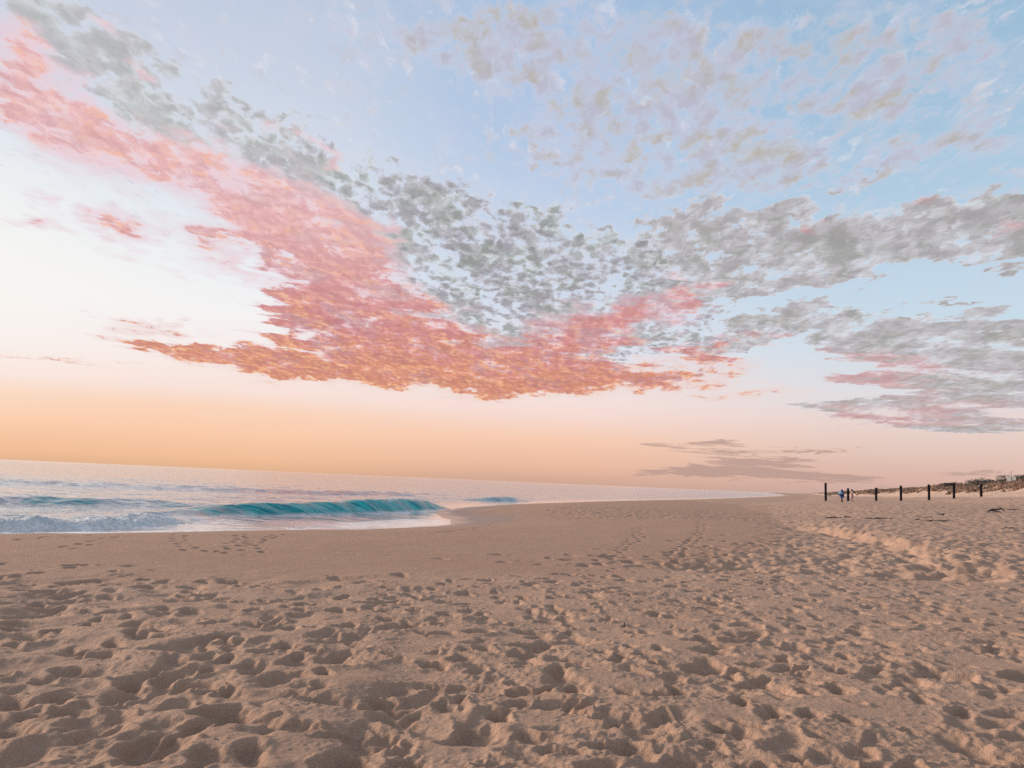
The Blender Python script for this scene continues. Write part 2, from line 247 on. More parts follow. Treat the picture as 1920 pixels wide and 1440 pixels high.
# ---------------------------------------------------------------- numeric helpers
SEA = -1.0
_T = np.random.default_rng(11).random((512, 512)).astype(np.float32)
def vnoise(X, Y, sc, seed=0):
    """smooth value noise, about -1..1"""
    X = X*np.float32(1/sc) + np.float32(37.3*seed+100); Y = Y*np.float32(1/sc) + np.float32(91.7*seed+100)
    xi = np.floor(X).astype(np.int32); yi = np.floor(Y).astype(np.int32)
    fx = X-xi; fy = Y-yi
    fx = fx*fx*fx*(fx*(fx*6-15)+10); fy = fy*fy*fy*(fy*(fy*6-15)+10)
    x0 = xi & 511; x1 = (xi+1) & 511; y0 = yi & 511; y1 = (yi+1) & 511
    a = _T[x0, y0]; b = _T[x1, y0]; c = _T[x0, y1]; d = _T[x1, y1]
    return ((a+(b-a)*fx)*(1-fy) + (c+(d-c)*fx)*fy)*2-1
def fbm(X, Y, sc, oct=4, gain=.5, seed=0):
    r = 0; a = 1.0
    for i in range(oct):
        r = r + a*vnoise(X, Y, sc, seed+i); sc *= .49; a *= gain
    return r
def sstep(v, a, b):
    t = np.clip((v-a)/(b-a), 0, 1); return t*t*(3-2*t)
def lerp(pts, v):
    p = np.array(pts, float); return np.interp(v, p[:, 0], p[:, 1])
def catmull(P, n=8):
    P = np.array(P, float); out = []
    Q = np.vstack([2*P[0]-P[1], P, 2*P[-1]-P[-2]])
    for i in range(1, len(Q)-2):
        a, b, c, d = Q[i-1:i+3]
        for t in np.linspace(0, 1, n, endpoint=False):
            out.append(.5*((2*b)+(-a+c)*t+(2*a-5*b+4*c-d)*t*t+(-a+3*b-3*c+d)*t**3))
    out.append(P[-1]); return np.array(out)
def line_dist(X, Y, L):
    """signed distance to a polyline (right-hand side positive) and arc position 0..1 of points"""
    sh = X.shape; X = X.ravel(); Y = Y.ravel()
    best = np.full(X.shape, 1e18); sg = np.ones(X.shape); pos = np.zeros(X.shape)
    n = len(L)-1
    for i in range(n):
        ax, ay = L[i]; dx, dy = L[i+1]-L[i]; l2 = dx*dx+dy*dy
        t = np.clip(((X-ax)*dx+(Y-ay)*dy)/l2, 0, 1)
        qx = X-ax-t*dx; qy = Y-ay-t*dy; q = qx*qx+qy*qy
        m = q < best
        best = np.where(m, q, best); sg = np.where(m, np.sign(dy*qx-dx*qy), sg); pos = np.where(m, (i+t)/n, pos)
    return (np.sqrt(best)*sg).reshape(sh), pos.reshape(sh)

SHORE = np.vstack([np.array([[-400, -420], [-110, -75], [-48, -8]], float),
    catmull([(-29, 16), (-18.2, 27.2), (-15.6, 29.4), (-12.1, 33.1), (-8.9, 35.9), (-5.7, 39.8), (-3.1, 45.6), (-4.0, 52.5), (-5.2, 58.5), (-4.1, 70.4), (.6, 88.8), (6.4, 104.3), (13.1, 120.8), (48, 201), (105, 342)], 5),
    np.array([[185, 543], [340, 950], [700, 2000], [2000, 6000], [9000, 26000]], float)])
A_FAR = [(-60, -4), (-12, -1.9), (-4, -1.25), (0, -1.0), (2, -.86), (5, -.60), (9, -.34), (15, -.12), (25, .05), (33, .8), (40, 1.15), (45, 1.4), (48, 1.75), (52, 2.2), (57, 2.5), (64, 2.75), (75, 2.8), (95, 2.9), (400, 3)]
A_NEAR = [(-60, -4), (-12, -1.9), (-4, -1.25), (0, -1.0), (2, -.86), (5, -.60), (9, -.36), (15, -.16), (25, -.01), (40, .06), (90, .3), (400, .5)]
SCARP_X = [(10, 8.6), (16, 9.6), (18, 9.9), (21, 11.0), (25, 12.3), (28, 13.0), (32, 13.6), (36, 13.9), (45, 15.5), (60, 20), (80, 27)]
SCARP_H = [(12, 0), (15, 0), (18, .10), (22, .22), (28, .32), (36, .32), (44, .28), (60, .2), (72, 0)]
SCARP_W = [(12, 1.5), (17, 1.1), (24, .75), (35, .6), (42, 2.6), (60, 9)]
def macro(X, Y):
    d, _ = line_dist(X, Y, SHORE)
    wob = .5*vnoise(X, Y, 3.1, 61) + .25*vnoise(X, Y, 1.2, 62)     # the waterline wavers a little
    dd = d + wob*sstep(np.abs(d), 9, 1)*.5
    s = sstep(Y, 24, 72)
    z = lerp(A_NEAR, dd)*(1-s) + lerp(A_FAR, dd)*s
    xs = lerp(SCARP_X, Y) + .30*vnoise(Y*1.0, X*.15, .8, 5) + .14*vnoise(Y*1.0, X*.4, .28, 7) + .35*vnoise(Y*1.0, X*.1, 2.6, 6)
    w = lerp(SCARP_W, Y)
    t = (X-xs)/w
    face = np.clip(t, 0, 1); face = face*face*(3-2*face)*.5 + face*.5
    z = z + lerp(SCARP_H, Y)*face
    inface = sstep(t, -.5, .1)*sstep(t, 1.5, .9)*sstep(Y, 15, 19)*sstep(Y, 46, 38)
    # slumped runnels down the face
    run = np.abs(vnoise(Y+X*.45, (X-Y*.1)*.22, .42, 8))*.20 + np.abs(vnoise(Y+X*.3, X*.2, .17, 9))*.08
    z = z - run*inface
    # a low mound at the cusp, a shallow runnel behind it
    z = z + .10*np.exp(-(((X-6)/9)**2+((Y-62)/16)**2))
    return z, d, inface

# ---------------------------------------------------------------- beach relief
def stamp(H, x0, y0, res, px, py, ang, L, W, D, rim, soft, ragged, seed):
    R = 2.1*max(L, W)
    i0 = max(int((px-R-x0)/res), 0); i1 = min(int((px+R-x0)/res)+1, H.shape[1])
    j0 = max(int((py-R-y0)/res), 0); j1 = min(int((py+R-y0)/res)+1, H.shape[0])
    if i1-i0 < 3 or j1-j0 < 3: return
    X, Y = np.meshgrid(np.arange(i0, i1, dtype=np.float32)*res+x0-px, np.arange(j0, j1, dtype=np.float32)*res+y0-py)
    c, s = math.cos(ang), math.sin(ang)
    a = (X*c+Y*s)/L; b = (-X*s+Y*c)/W
    b = b*(1+.25*np.clip(a, -1, 1))                                # broad toe, narrow heel
    th = np.arctan2(b, a)
    r = np.sqrt(a*a+b*b)*(1+ragged*(np.sin(2*th+seed)*.5+np.sin(3*th+seed*2.3)*.35+np.sin(7*th+seed*4.1)*.22+np.sin(11*th+seed*1.7)*.12))
    w = .7/(1+(r/.85)**(2*soft)) + .3*np.exp(-(r/.55)**2)
    heel = .65+.35*np.exp(-((a+.55)/.4)**2)+.25*np.exp(-((a-.5)/.35)**2)
    up = np.exp(-((r-1.22)/.27)**2)*(.7+.6*np.sin(th+seed*3.1)+.25*np.sin(5*th+seed*6.3))
    P = H[j0:j1, i0:i1]
    P += w*(-.55*(P-P.mean()) - D*heel) + rim*up*np.clip(1-(P-P.mean())/.035, 0, 1)
def blur(H, k):
    for _ in range(k):
        H[1:-1] = .25*H[:-2]+.5*H[1:-1]+.25*H[2:]
        H[:, 1:-1] = .25*H[:, :-2]+.5*H[:, 1:-1]+.25*H[:, 2:]
    return H
def slump(H, res, steps, tanrep):
    """loose sand slides until no slope is steeper than its angle of repose"""
    lim = tanrep*res
    for _ in range(steps):
        for ax in (0, 1):
            g = np.diff(H, axis=ax); e = np.sign(g)*np.maximum(np.abs(g)-lim, 0)*.24
            if ax == 0: H[:-1] += e; H[1:] -= e
            else: H[:, :-1] += e; H[:, 1:] -= e
    return H
BOUND = [(-20, 13.4), (-9, 13.2), (-5, 12.4), (-2.8, 12.6), (-.4, 13.6), (1.5, 14.8), (4, 17), (6.8, 22), (9, 26), (10.8, 30), (14, 39), (17, 50), (24, 72), (40, 110)]
def trampled(X, Y):
    b = lerp(BOUND, X) + 1.1*vnoise(X, Y, 2.7, 71)
    return sstep(Y-b, 1.2, -1.6)

def near_relief():
    res = .010; x0, x1, y0, y1 = -12.6, 12.6, 2.6, 18.0
    nx = int((x1-x0)/res); ny = int((y1-y0)/res)
    X, Y = np.meshgrid((np.arange(nx)*res+x0).astype(np.float32), (np.arange(ny)*res+y0).astype(np.float32))
    T = trampled(X, Y).astype(np.float32)
    left = sstep(X+.25*(Y-8), 1.0, -3.0).astype(np.float32)
    H = (T*(.022*fbm(X, Y, 1.1, 3, .5, 1) + left*.045*fbm(X, Y, .55, 2, .5, 4))).astype(np.float32)
    R = np.random.default_rng(5)
    def throw(n, lo, hi, crisp):
        for _ in range(n):
            py = y0 + (y1-y0)*R.random()**1.25; px = (R.random()*2-1)*min(12.5, py*.74+3.0)
            b = np.interp(px, [p[0] for p in BOUND], [p[1] for p in BOUND])
            if py > b + R.normal()*.7 - .3: continue
            lf = 1/(1+math.exp(1.2*(px+.25*(py-8)+1)))             # softer, larger hollows to the left
            sz = lo+(hi-lo)*R.random()
            ang = math.radians(R.choice([75, 20, 110, -30, 95])) + R.normal()*.35
            k = .86+.16*lf*(1 if py < 9.5 else 0)
            stamp(H, x0, y0, res, px, py, ang, sz*k, sz*(.48+.2*R.random())*k, (.028+.095*R.random()**1.1)*(.45+.55*sz/.18), .013+.016*R.random(), (1.3 if lf > .5 else 1.9)+.6*crisp+R.random(), .14+.22*R.random(), R.random()*6.28)
    throw(900, .13, .26, .8)
    H = blur(H, 2)
    throw(1000, .11, .21, 1.4)
    H = slump(H, res, 8, .8)
    throw(800, .09, .17, 2.4)
    H = slump(H, res, 4, 1.15)
    H = np.where(H > 0, .052*np.tanh(H/.052), H)
    # ragged outlines: drag the relief about a little
    dx = .022*fbm(X, Y, .17, 3, .6, 201)+.010*vnoise(X, Y, .035, 204); dy = .022*fbm(X, Y, .17, 3, .6, 205)+.010*vnoise(X, Y, .035, 208)
    jj = np.clip((np.arange(ny)[:, None]+dy/res).round().astype(np.int32), 0, ny-1); ii = np.clip((np.arange(nx)[None]+dx/res).round().astype(np.int32), 0, nx-1)
    H = blur(H[jj, ii], 1)
    # crumbs, crust and cracks, more of them on the right
    crumb = fbm(X, Y, .075, 4, .62, 21)
    rough = sstep(vnoise(X, Y, .55, 31)+.45*vnoise(X, Y, .2, 32), -.3, .5)*(1-.5*left)*T
    H += .0040*crumb*(.32+rough) * (.35+.65*T)
    H += .0045*fbm(X, Y, .030, 2, .6, 23)*(.25+rough)*T
    rid = 1-np.abs(fbm(X, Y, .16, 3, .55, 41)); rid = np.maximum(rid-.62, 0)*2.6
    H += .008*rid*rough
    cr = np.abs(vnoise(X+.06*vnoise(X, Y, .12, 51), Y+.06*vnoise(X, Y, .12, 52), .19, 53))
    crust = sstep(vnoise(X, Y, .9, 55)+.5*vnoise(X, Y, .35, 56), .05, .5)*T*(1-.7*left)
    H -= .022*np.exp(-(cr/.030)**2)*crust
    # broken crust edges: small steps
    q = fbm(X, Y, .42, 3, .5, 57)*3.0; st = np.floor(q)+sstep(q-np.floor(q), .82, 1.0)
    H += (.010*(st-q)*crust).astype(np.float32)
    clod = np.maximum(vnoise(X, Y, .035, 58)-.55, 0)*np.maximum(vnoise(X, Y, .3, 59)+.1, 0)
    H += .055*clod*T
    return dict(H=H.astype(np.float32), x0=x0, y0=y0, res=res, X1=x1, Y1=y1)

TRAILS = [[(-2.6, 26), (-1.9, 30.2), (-1.2, 36), (-.5, 44)], [(-2.9, 42), (-2.2, 49), (-1, 58), (1, 72)], [(-9.8, 23.5), (-7.5, 18.5), (-4.6, 13.6)], [(-10.9, 23), (-9.6, 18), (-8.6, 13.5)], [(-12, 24.5), (-11.8, 19), (-10.8, 14)], [(-8.4, 25), (-7.2, 21.5), (-6, 17), (-5.2, 13.2)], [(-7, 24.5), (-6.1, 19), (-4.5, 15)], [(1.5, 15.5), (2.8, 20), (4.5, 27), (6, 36)], [(4, 18), (5.2, 23), (7.5, 30)], [(3.6, 17.5), (6.5, 27), (9, 36), (11, 44)]]
def mid_relief():
    res = .04; x0, x1, y0, y1 = -42., 66., 15.0, 92.0
    nx = int((x1-x0)/res); ny = int((y1-y0)/res)
    X, Y = np.meshgrid((np.arange(nx)*res+x0).astype(np.float32), (np.arange(ny)*res+y0).astype(np.float32))
    T = trampled(X, Y).astype(np.float32)
    H = (T*.028*fbm(X, Y, 1.3, 3, .55, 81)).astype(np.float32)
    R = np.random.default_rng(6)
    bx = [p[0] for p in BOUND]; by = [p[1] for p in BOUND]
    for k in range(21000):
        py = y0+(y1-y0)*R.random()**1.7; px = py*(-.1+.82*R.random())
        b = np.interp(px, bx, by)
        keep = 1/(1+math.exp((py-b)/(.05*py)))
        # scattered prints on the smooth sand of the berm
        if 46 < py < 62 and 3 < px < 17: keep = max(keep, .55)
        if R.random() > keep: continue
        sz = .16+.12*R.random()
        stamp(H, x0, y0, res, px, py, R.random()*6.28, sz, sz*.6, .05+.07*R.random(), .018+.02*R.random(), 2.2, .24, R.random()*6)
    for tr in TRAILS:
        L = catmull(tr, 40); s = np.concatenate([[0], np.cumsum(np.hypot(*np.diff(L, axis=0).T))])
        n = int(s[-1]/.55)
        for i in range(n):
            q = i*.55+R.normal()*.12; px = np.interp(q, s, L[:, 0]); py = np.interp(q, s, L[:, 1])
            dx = np.interp(q+.3, s, L[:, 0])-px; dy = np.interp(q+.3, s, L[:, 1])-py; h = math.hypot(dx, dy)+1e-6
            o = .13*(1 if i % 2 else -1)+R.normal()*.05
            stamp(H, x0, y0, res, px+o*dy/h, py-o*dx/h, math.atan2(dy, dx),   .19, .09, .07+.03*R.random(), .016, 3, .08, R.random()*6)
    H += (.016*fbm(X, Y, .30, 3, .6, 83)*(.05+.95*T)).astype(np.float32)
    return dict(H=H, x0=x0, y0=y0, res=res, X1=x1, Y1=y1)

def sample(Rl, X, Y):
    u = (X-Rl['x0'])/Rl['res']; v = (Y-Rl['y0'])/Rl['res']; H = Rl['H']
    ins = (u > 1) & (v > 1) & (u < H.shape[1]-3) & (v < H.shape[0]-3)
    u = np.clip(u, 0, H.shape[1]-2.001); v = np.clip(v, 0, H.shape[0]-2.001)
    i = u.astype(np.int32); j = v.astype(np.int32); fu = u-i; fv = v-j
    z = (H[j, i]*(1-fu)+H[j, i+1]*fu)*(1-fv)+(H[j+1, i]*(1-fu)+H[j+1, i+1]*fu)*fv
    return np.where(ins, z, 0.0), ins

NEAR = near_relief(); MID = mid_relief()
def relief(X, Y):
    zn, _ = sample(NEAR, X, Y); zm, _ = sample(MID, X, Y)
    f = sstep(Y, 15.6, 17.6)
    z = zn*(1-f) + zm*f
    far = sstep(Y, 80, 92)
    z = z*(1-far)
    T = trampled(X, Y)
    z = z + .05*fbm(X, Y, 2.4, 3, .6, 91)*T*sstep(Y, 60, 90)*sstep(np.hypot(X, Y), 500, 120)
    z = z + .007*fbm(X, Y, .9, 2, .5, 95)*(1-T)
    return z
def ground_z(x, y):
    X = np.array([float(x)]); Y = np.array([float(y)])
    return float(macro(X, Y)[0][0] + relief(X, Y)[0])

# ---------------------------------------------------------------- mesh helpers
def link(name, me, mat=None, parent=None, smooth=True):
    o = bpy.data.objects.new(name, me); COL.objects.link(o)
    if mat is not None and not me.materials: me.materials.append(mat)
    if smooth and len(me.polygons): me.polygons.foreach_set('use_smooth', np.ones(len(me.polygons), bool))
    if parent is not None: o.parent = parent
    return o
def grid_mesh(name, X, Y, Z, keep=None, wrap=False, attrs=None):
    ny, nx = X.shape
    idx = np.arange(nx*ny).reshape(ny, nx)
    a = idx[:-1, :-1]; b = idx[:-1, 1:]; c = idx[1:, 1:]; d = idx[1:, :-1]
    q = np.stack([a, b, c, d], -1).reshape(-1, 4)
    if wrap:
        w = np.stack([idx[:-1, -1], idx[:-1, 0], idx[1:, 0], idx[1:, -1]], -1); q = np.vstack([q, w])
    co = np.stack([X, Y, Z], -1).reshape(-1, 3).astype(np.float32)
    if keep is not None:
        k = keep.ravel(); q = q[k[q].all(1)]
        used = np.zeros(len(co), bool); used[q.ravel()] = True
        remap = np.cumsum(used)-1; q = remap[q]; co = co[used]
        if attrs: attrs = {n: v.ravel()[used] for n, v in attrs.items()}
    me = bpy.data.meshes.new(name)
    me.vertices.add(len(co)); me.vertices.foreach_set('co', co.ravel())
    me.loops.add(len(q)*4); me.loops.foreach_set('vertex_index', q.ravel().astype(np.int32))
    me.polygons.add(len(q)); me.polygons.foreach_set('loop_start', np.arange(0, len(q)*4, 4, dtype=np.int32))
    me.update(calc_edges=True)
    for n, v in (attrs or {}).items():
        at = me.attributes.new(n, 'FLOAT', 'POINT'); at.data.foreach_set('value', v.ravel().astype(np.float32))
    return me
def material(name):
    m = bpy.data.materials.new(name); m.use_nodes = True; t = m.node_tree; t.nodes.clear()
    n = Nodes(t); p = n.new('ShaderNodeBsdfPrincipled'); o = n.new('ShaderNodeOutputMaterial'); n.L.new(p.outputs[0], o.inputs[0])
    return m, n, p
def attr(n, name):
    a = n.new('ShaderNodeAttribute', attribute_name=name); return a.outputs['Fac']
def bump(n, h, strength, dist, normal=None):
    b = n.new('ShaderNodeBump'); n.put(b.inputs['Height'], h); n.put(b.inputs['Strength'], strength); b.inputs['Distance'].default_value = dist
    if normal is not None: n.L.new(normal, b.inputs['Normal'])
    return b.outputs[0]
def pos(n): return n.new('ShaderNodeNewGeometry').outputs['Position']

def sand_material():
    m, n, p = material('sand'); P = pos(n)
    wet = attr(n, 'wet'); dry = attr(n, 'loose')
    big = n.noise(P, .35, 4., .55); mid = n.noise(P, 3.0, 5., .6); grain = n.noise(P, 260., 3., .7); speck = n.noise(P, 900., 2., .6)
    base = n.mix(n.step(big, .3, .7), (.49, .312, .218, 1), (.54, .355, .254, 1))
    base = n.mix(n.mul(n.step(mid, .35, .75), .30), base, (.35, .207, .135, 1))
    base = n.mix(n.mul(dry, .45), n.mix(.55, base, (.36, .20, .128, 1)), n.mix(.5, base, (.57, .37, .254, 1)))
    g = n.mul(n.step(grain, .30, .72, .80, 1.16), n.step(n.noise(P, 85., 4., .7), .28, .74, .82, 1.14))
    base = n.mix(1.0, base, n.comb(g, g, g), 'MULTIPLY')
    dark = n.step(speck, .66, .74)
    base = n.mix(n.mul(dark, .6), base, (.10, .075, .065, 1))
    base = n.mix(n.mul(n.step(n.noise(P, 55., 4., .65), .58, .72), n.mad(dry, .30, .12)), base, (.20, .14, .105, 1))
    base = n.mix(n.mul(wet, .75), base, (.17, .112, .082, 1))
    n.put(p.inputs['Base Color'], base)
    n.put(p.inputs['Roughness'], n.mad(wet, -.72, .92)); n.put(p.inputs['Specular IOR Level'], n.mad(wet, .35, .15))
    h = n.add(n.mul(n.noise(P, 34., 6., .72), 1.0), n.mul(grain, .22))
    b1 = bump(n, h, n.mad(wet, -.8, .95), .020)
    pit = n.noise(P, 9., 4., .62)
    b2 = bump(n, pit, n.mad(wet, -.4, n.mad(dry, .22, .22)), .05, b1)
    n.L.new(b2, p.inputs['Normal'])
    return m

def make_beach():
    dense = np.radians(np.arange(-37.5, 37.51, .107))
    side = []; a = math.radians(37.6); st = math.radians(.15)
    while a < math.pi-.02: side.append(a); a += st; st = min(st*1.25, math.radians(14))
    ang = np.concatenate([-np.array(side[::-1]), dense, np.array(side)])
    rr = [.6, 1.2, 1.8, 2.3, 2.7]; r = 2.95
    while r < 30000:
        rr.append(r)
        r += max(.0055, min(r*r*.00044, r*.0042)) if r < 95 else r*min(.05, .0042*(r/95)**1.4)
    rr = np.array(rr)
    A, Rr = np.meshgrid(ang, rr)
    X = Rr*np.sin(A); Y = Rr*np.cos(A)
    Z, d, inface = macro(X, Y)
    keep = (d > -14)
    hi = keep & (Y > 2) & (Rr < 400)
    rel = np.zeros_like(Z); rel[hi] = relief(X[hi], Y[hi])
    calm = sstep(d, .5, 5)
    Z = Z + rel*calm
    # wash tongue and swash margin are wet
    wet = np.maximum(sstep(d + .5*vnoise(X, Y, 1.7, 63), 2.6, .3), .55*sstep(d + .8*vnoise(X, Y, 4., 64), 5.5, 1.5))*sstep(Y, 130, 60)
    loose = np.maximum(trampled(X, Y), sstep(X-lerp(SCARP_X, Y), -.5, 1)*sstep(Y, 12, 16))
    me = grid_mesh('beach', X, Y, Z, keep, True, dict(wet=wet, loose=loose))
    o = link('beach', me, sand_material()); o['kind'] = 'structure'
make_beach()

# ---------------------------------------------------------------- sea
BORE = np.array([(-60, -12), (-34, 10), (-25, 20.5), (-20, 26.2), (-18.2, 28.6), (-16.6, 30.6), (-15.1, 33.2), (-14.2, 36.6), (-13.6, 40.5)], float)
BORE_A = [(0, .36), (.4, .36), (.5, .40), (.62, .40), (.75, .34), (.88, .22), (1, .05)]
BREAK = catmull([(-18.5, 36.5), (-14.6, 41.4), (-12.2, 44.3), (-10.2, 48.7), (-8.0, 54), (-6.5, 59.2), (-5.3, 64), (-4.3, 69)], 4)
BREAK_A = [(0, .02), (.14, .46), (.28, .60), (.43, .66), (.57, .86), (.71, .92), (.86, .70), (1, .1)]
SWELL = catmull([(-60, 30), (-38, 40), (-29, 44), (-24.6, 46.5), (-20, 48.5), (-16, 53), (-12, 60)], 4)
SWELL_A = [(0, .35), (.4, .42), (.6, .36), (.8, .24), (1, .03)]
OUTER = catmull([(-90, 70), (-45, 84), (-25, 93), (-14, 104), (-6, 122)], 4)
OUTER_A = [(0, .4), (.5, .45), (.8, .35), (1, .1)]
HUMP = np.array([(-5, 96), (-1, 99.5), (2, 103), (4.5, 109)], float)
HUMP_A = [(0, 0), (.35, .5), (.6, .62), (1, 0)]
def wave(X, Y, L, amp, wf, wb, seed, ragged=.25):
    """a steep front at the line, a long back to seaward; returns height, the front slope, position"""
    s, t = line_dist(X, Y, L); s = -s
    s = s + ragged*vnoise(X, Y, 1.3, seed)
    a = np.interp(t, *np.array(amp).T)
    end = np.where((t <= 0) | (t >= 1), .0, 1.0)
    a = a*end
    h = a*sstep(s, -.25*wf, wf)*np.exp(-(np.maximum(s-wf, 0)/wb)**2)
    front = sstep(s, -.2*wf, .2*wf)*sstep(s, wf*2.0, wf*1.0)*end
    return h, front, s, t, a
def sea_height(X, Y, d):
    r = np.hypot(X, Y)
    depth = sstep(-d, .3, 9)
    z = np.full(X.shape, SEA)
    h1, f1, s1, t1, a1 = wave(X, Y, BREAK, BREAK_A, 1.5, 2.6, 101, .22)
    BA = [(q, v*(.78+.25*math.sin(q*41+.6)*math.sin(q*17))) for q, v in zip(np.linspace(0, 1, 60), np.interp(np.linspace(0, 1, 60), *np.array(BORE_A).T))]
    h2, f2, s2, t2, a2 = wave(X, Y, BORE, BA, .8, 2.2, 102, .35)
    h3, f3, s3, t3, a3 = wave(X, Y, SWELL, SWELL_A, 2.2, 3.2, 103, .5)
    h4, f4, s4, t4, a4 = wave(X, Y, OUTER, OUTER_A, 5.0, 6.0, 104, 1.)
    h5, f5, s5, t5, a5 = wave(X, Y, HUMP, HUMP_A, 1.6, 2.5, 105, .3)
    z = z + h1 + h2 + h3 + h4 + h5
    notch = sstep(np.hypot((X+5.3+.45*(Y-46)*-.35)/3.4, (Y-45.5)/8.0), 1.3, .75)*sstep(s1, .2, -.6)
    # chop: crests lie along the swell
    u = X*.86-Y*.5; v = X*.5+Y*.86
    chop = .075*fbm(u, v*.45, 2.6, 4, .55, 111)*sstep(r, 260, 60) + .11*vnoise(u, v*.35, 9., 115)*sstep(r, 900, 150) + .2*vnoise(u, v*.3, 34., 116)*sstep(r, 3500, 500)
    z = z + chop*(.06+.94*depth)*(1-notch)
    ribs = (vnoise(u*.35+v*1.25, v*.2, .55, 117)*.026+vnoise(X, Y, .8, 118)*.05)*(f1*a1+f3*a3*.7+f5*.5)
    z = z + ribs
    # foam: the tumbling bore, lace behind it, swash lip
    bore = sstep(s2, -.5, .15)*sstep(s2, 3.4, 1.2)*np.where(t2 >= 1, 0, 1)*sstep(a2, .04, .3)
    lump = np.abs(fbm(X, Y, .75, 4, .62, 121))
    lumps = bore*(.24*np.maximum(fbm(X, Y, .8, 3, .6, 122), -.3)+.22*(1-lump)+.16*(1-2*np.abs(fbm(X, Y, .27, 3, .65, 124)))+.10*vnoise(X, Y, .11, 125))*a2
    z = z + lumps*.85
    lace = 1-np.abs(fbm(X, Y, 1.1, 3, .6, 131)); lace = sstep(lace, .74, .93)
    trail = sstep(s2, 0, 2.)*sstep(s2, 9, 3)*sstep(a2, .05, .4)*np.where(t2 >= 1, 0, 1)
    swash = sstep(-d, -1.2, .1)*sstep(-d, 2.0, .5)*sstep(Y, 62, 50)
    foam = np.clip(bore*sstep(fbm(X, Y, .7, 5, .68, 133)+.62*bore-.25*sstep(t2, .72, .95), .05, .85) + trail*lace*.75 + .75*swash*sstep(vnoise(X, Y, .5, 135)+.6*vnoise(X, Y, .17, 136), -.1, .6)*(1-notch), 0, 1)
    spill = sstep(s1, .7, 1.4)*sstep(s1, 2.4, 1.6)*sstep(a1, .45, .85)
    foam = np.clip(foam + .8*spill*sstep(vnoise(X, Y, .6, 137)+.5*vnoise(X, Y, .2, 138), .1, .8), 0, 1)
    z = z + .03*np.exp(-((d+.25)/.5)**2)*sstep(Y, 62, 50)*(1-.7*notch)
    thin = np.clip(f1*sstep(a1, .05, .6)*1.0 + f3*sstep(a3, .1, .5)*.75*sstep(fbm(X, Y, 2.2, 3, .6, 171), -.35, .45) + f5*.5 + .35*sstep(s2, .3, 2.0)*sstep(s2, 5, 2.5)*sstep(a2, .1, .4)*np.where(t2 >= 1, 0, 1), 0, 1)
    calm = np.maximum(1-depth, notch)
    churn = np.clip(bore+.35*trail, 0, 1)
    sheen_film = sstep(np.hypot((X+6.2-.30*(Y-43))/2.9, (Y-43.5)/7.5) + .14*vnoise(X, Y, 1.6, 181), 1.12, .70)*sstep(s1, .1, -.9)*sstep(-d, -.25, .5)  # foam sheet on the wash tongue, carrying the sky's bright reflection as colour
    return z, foam, thin, calm, churn, sheen_film
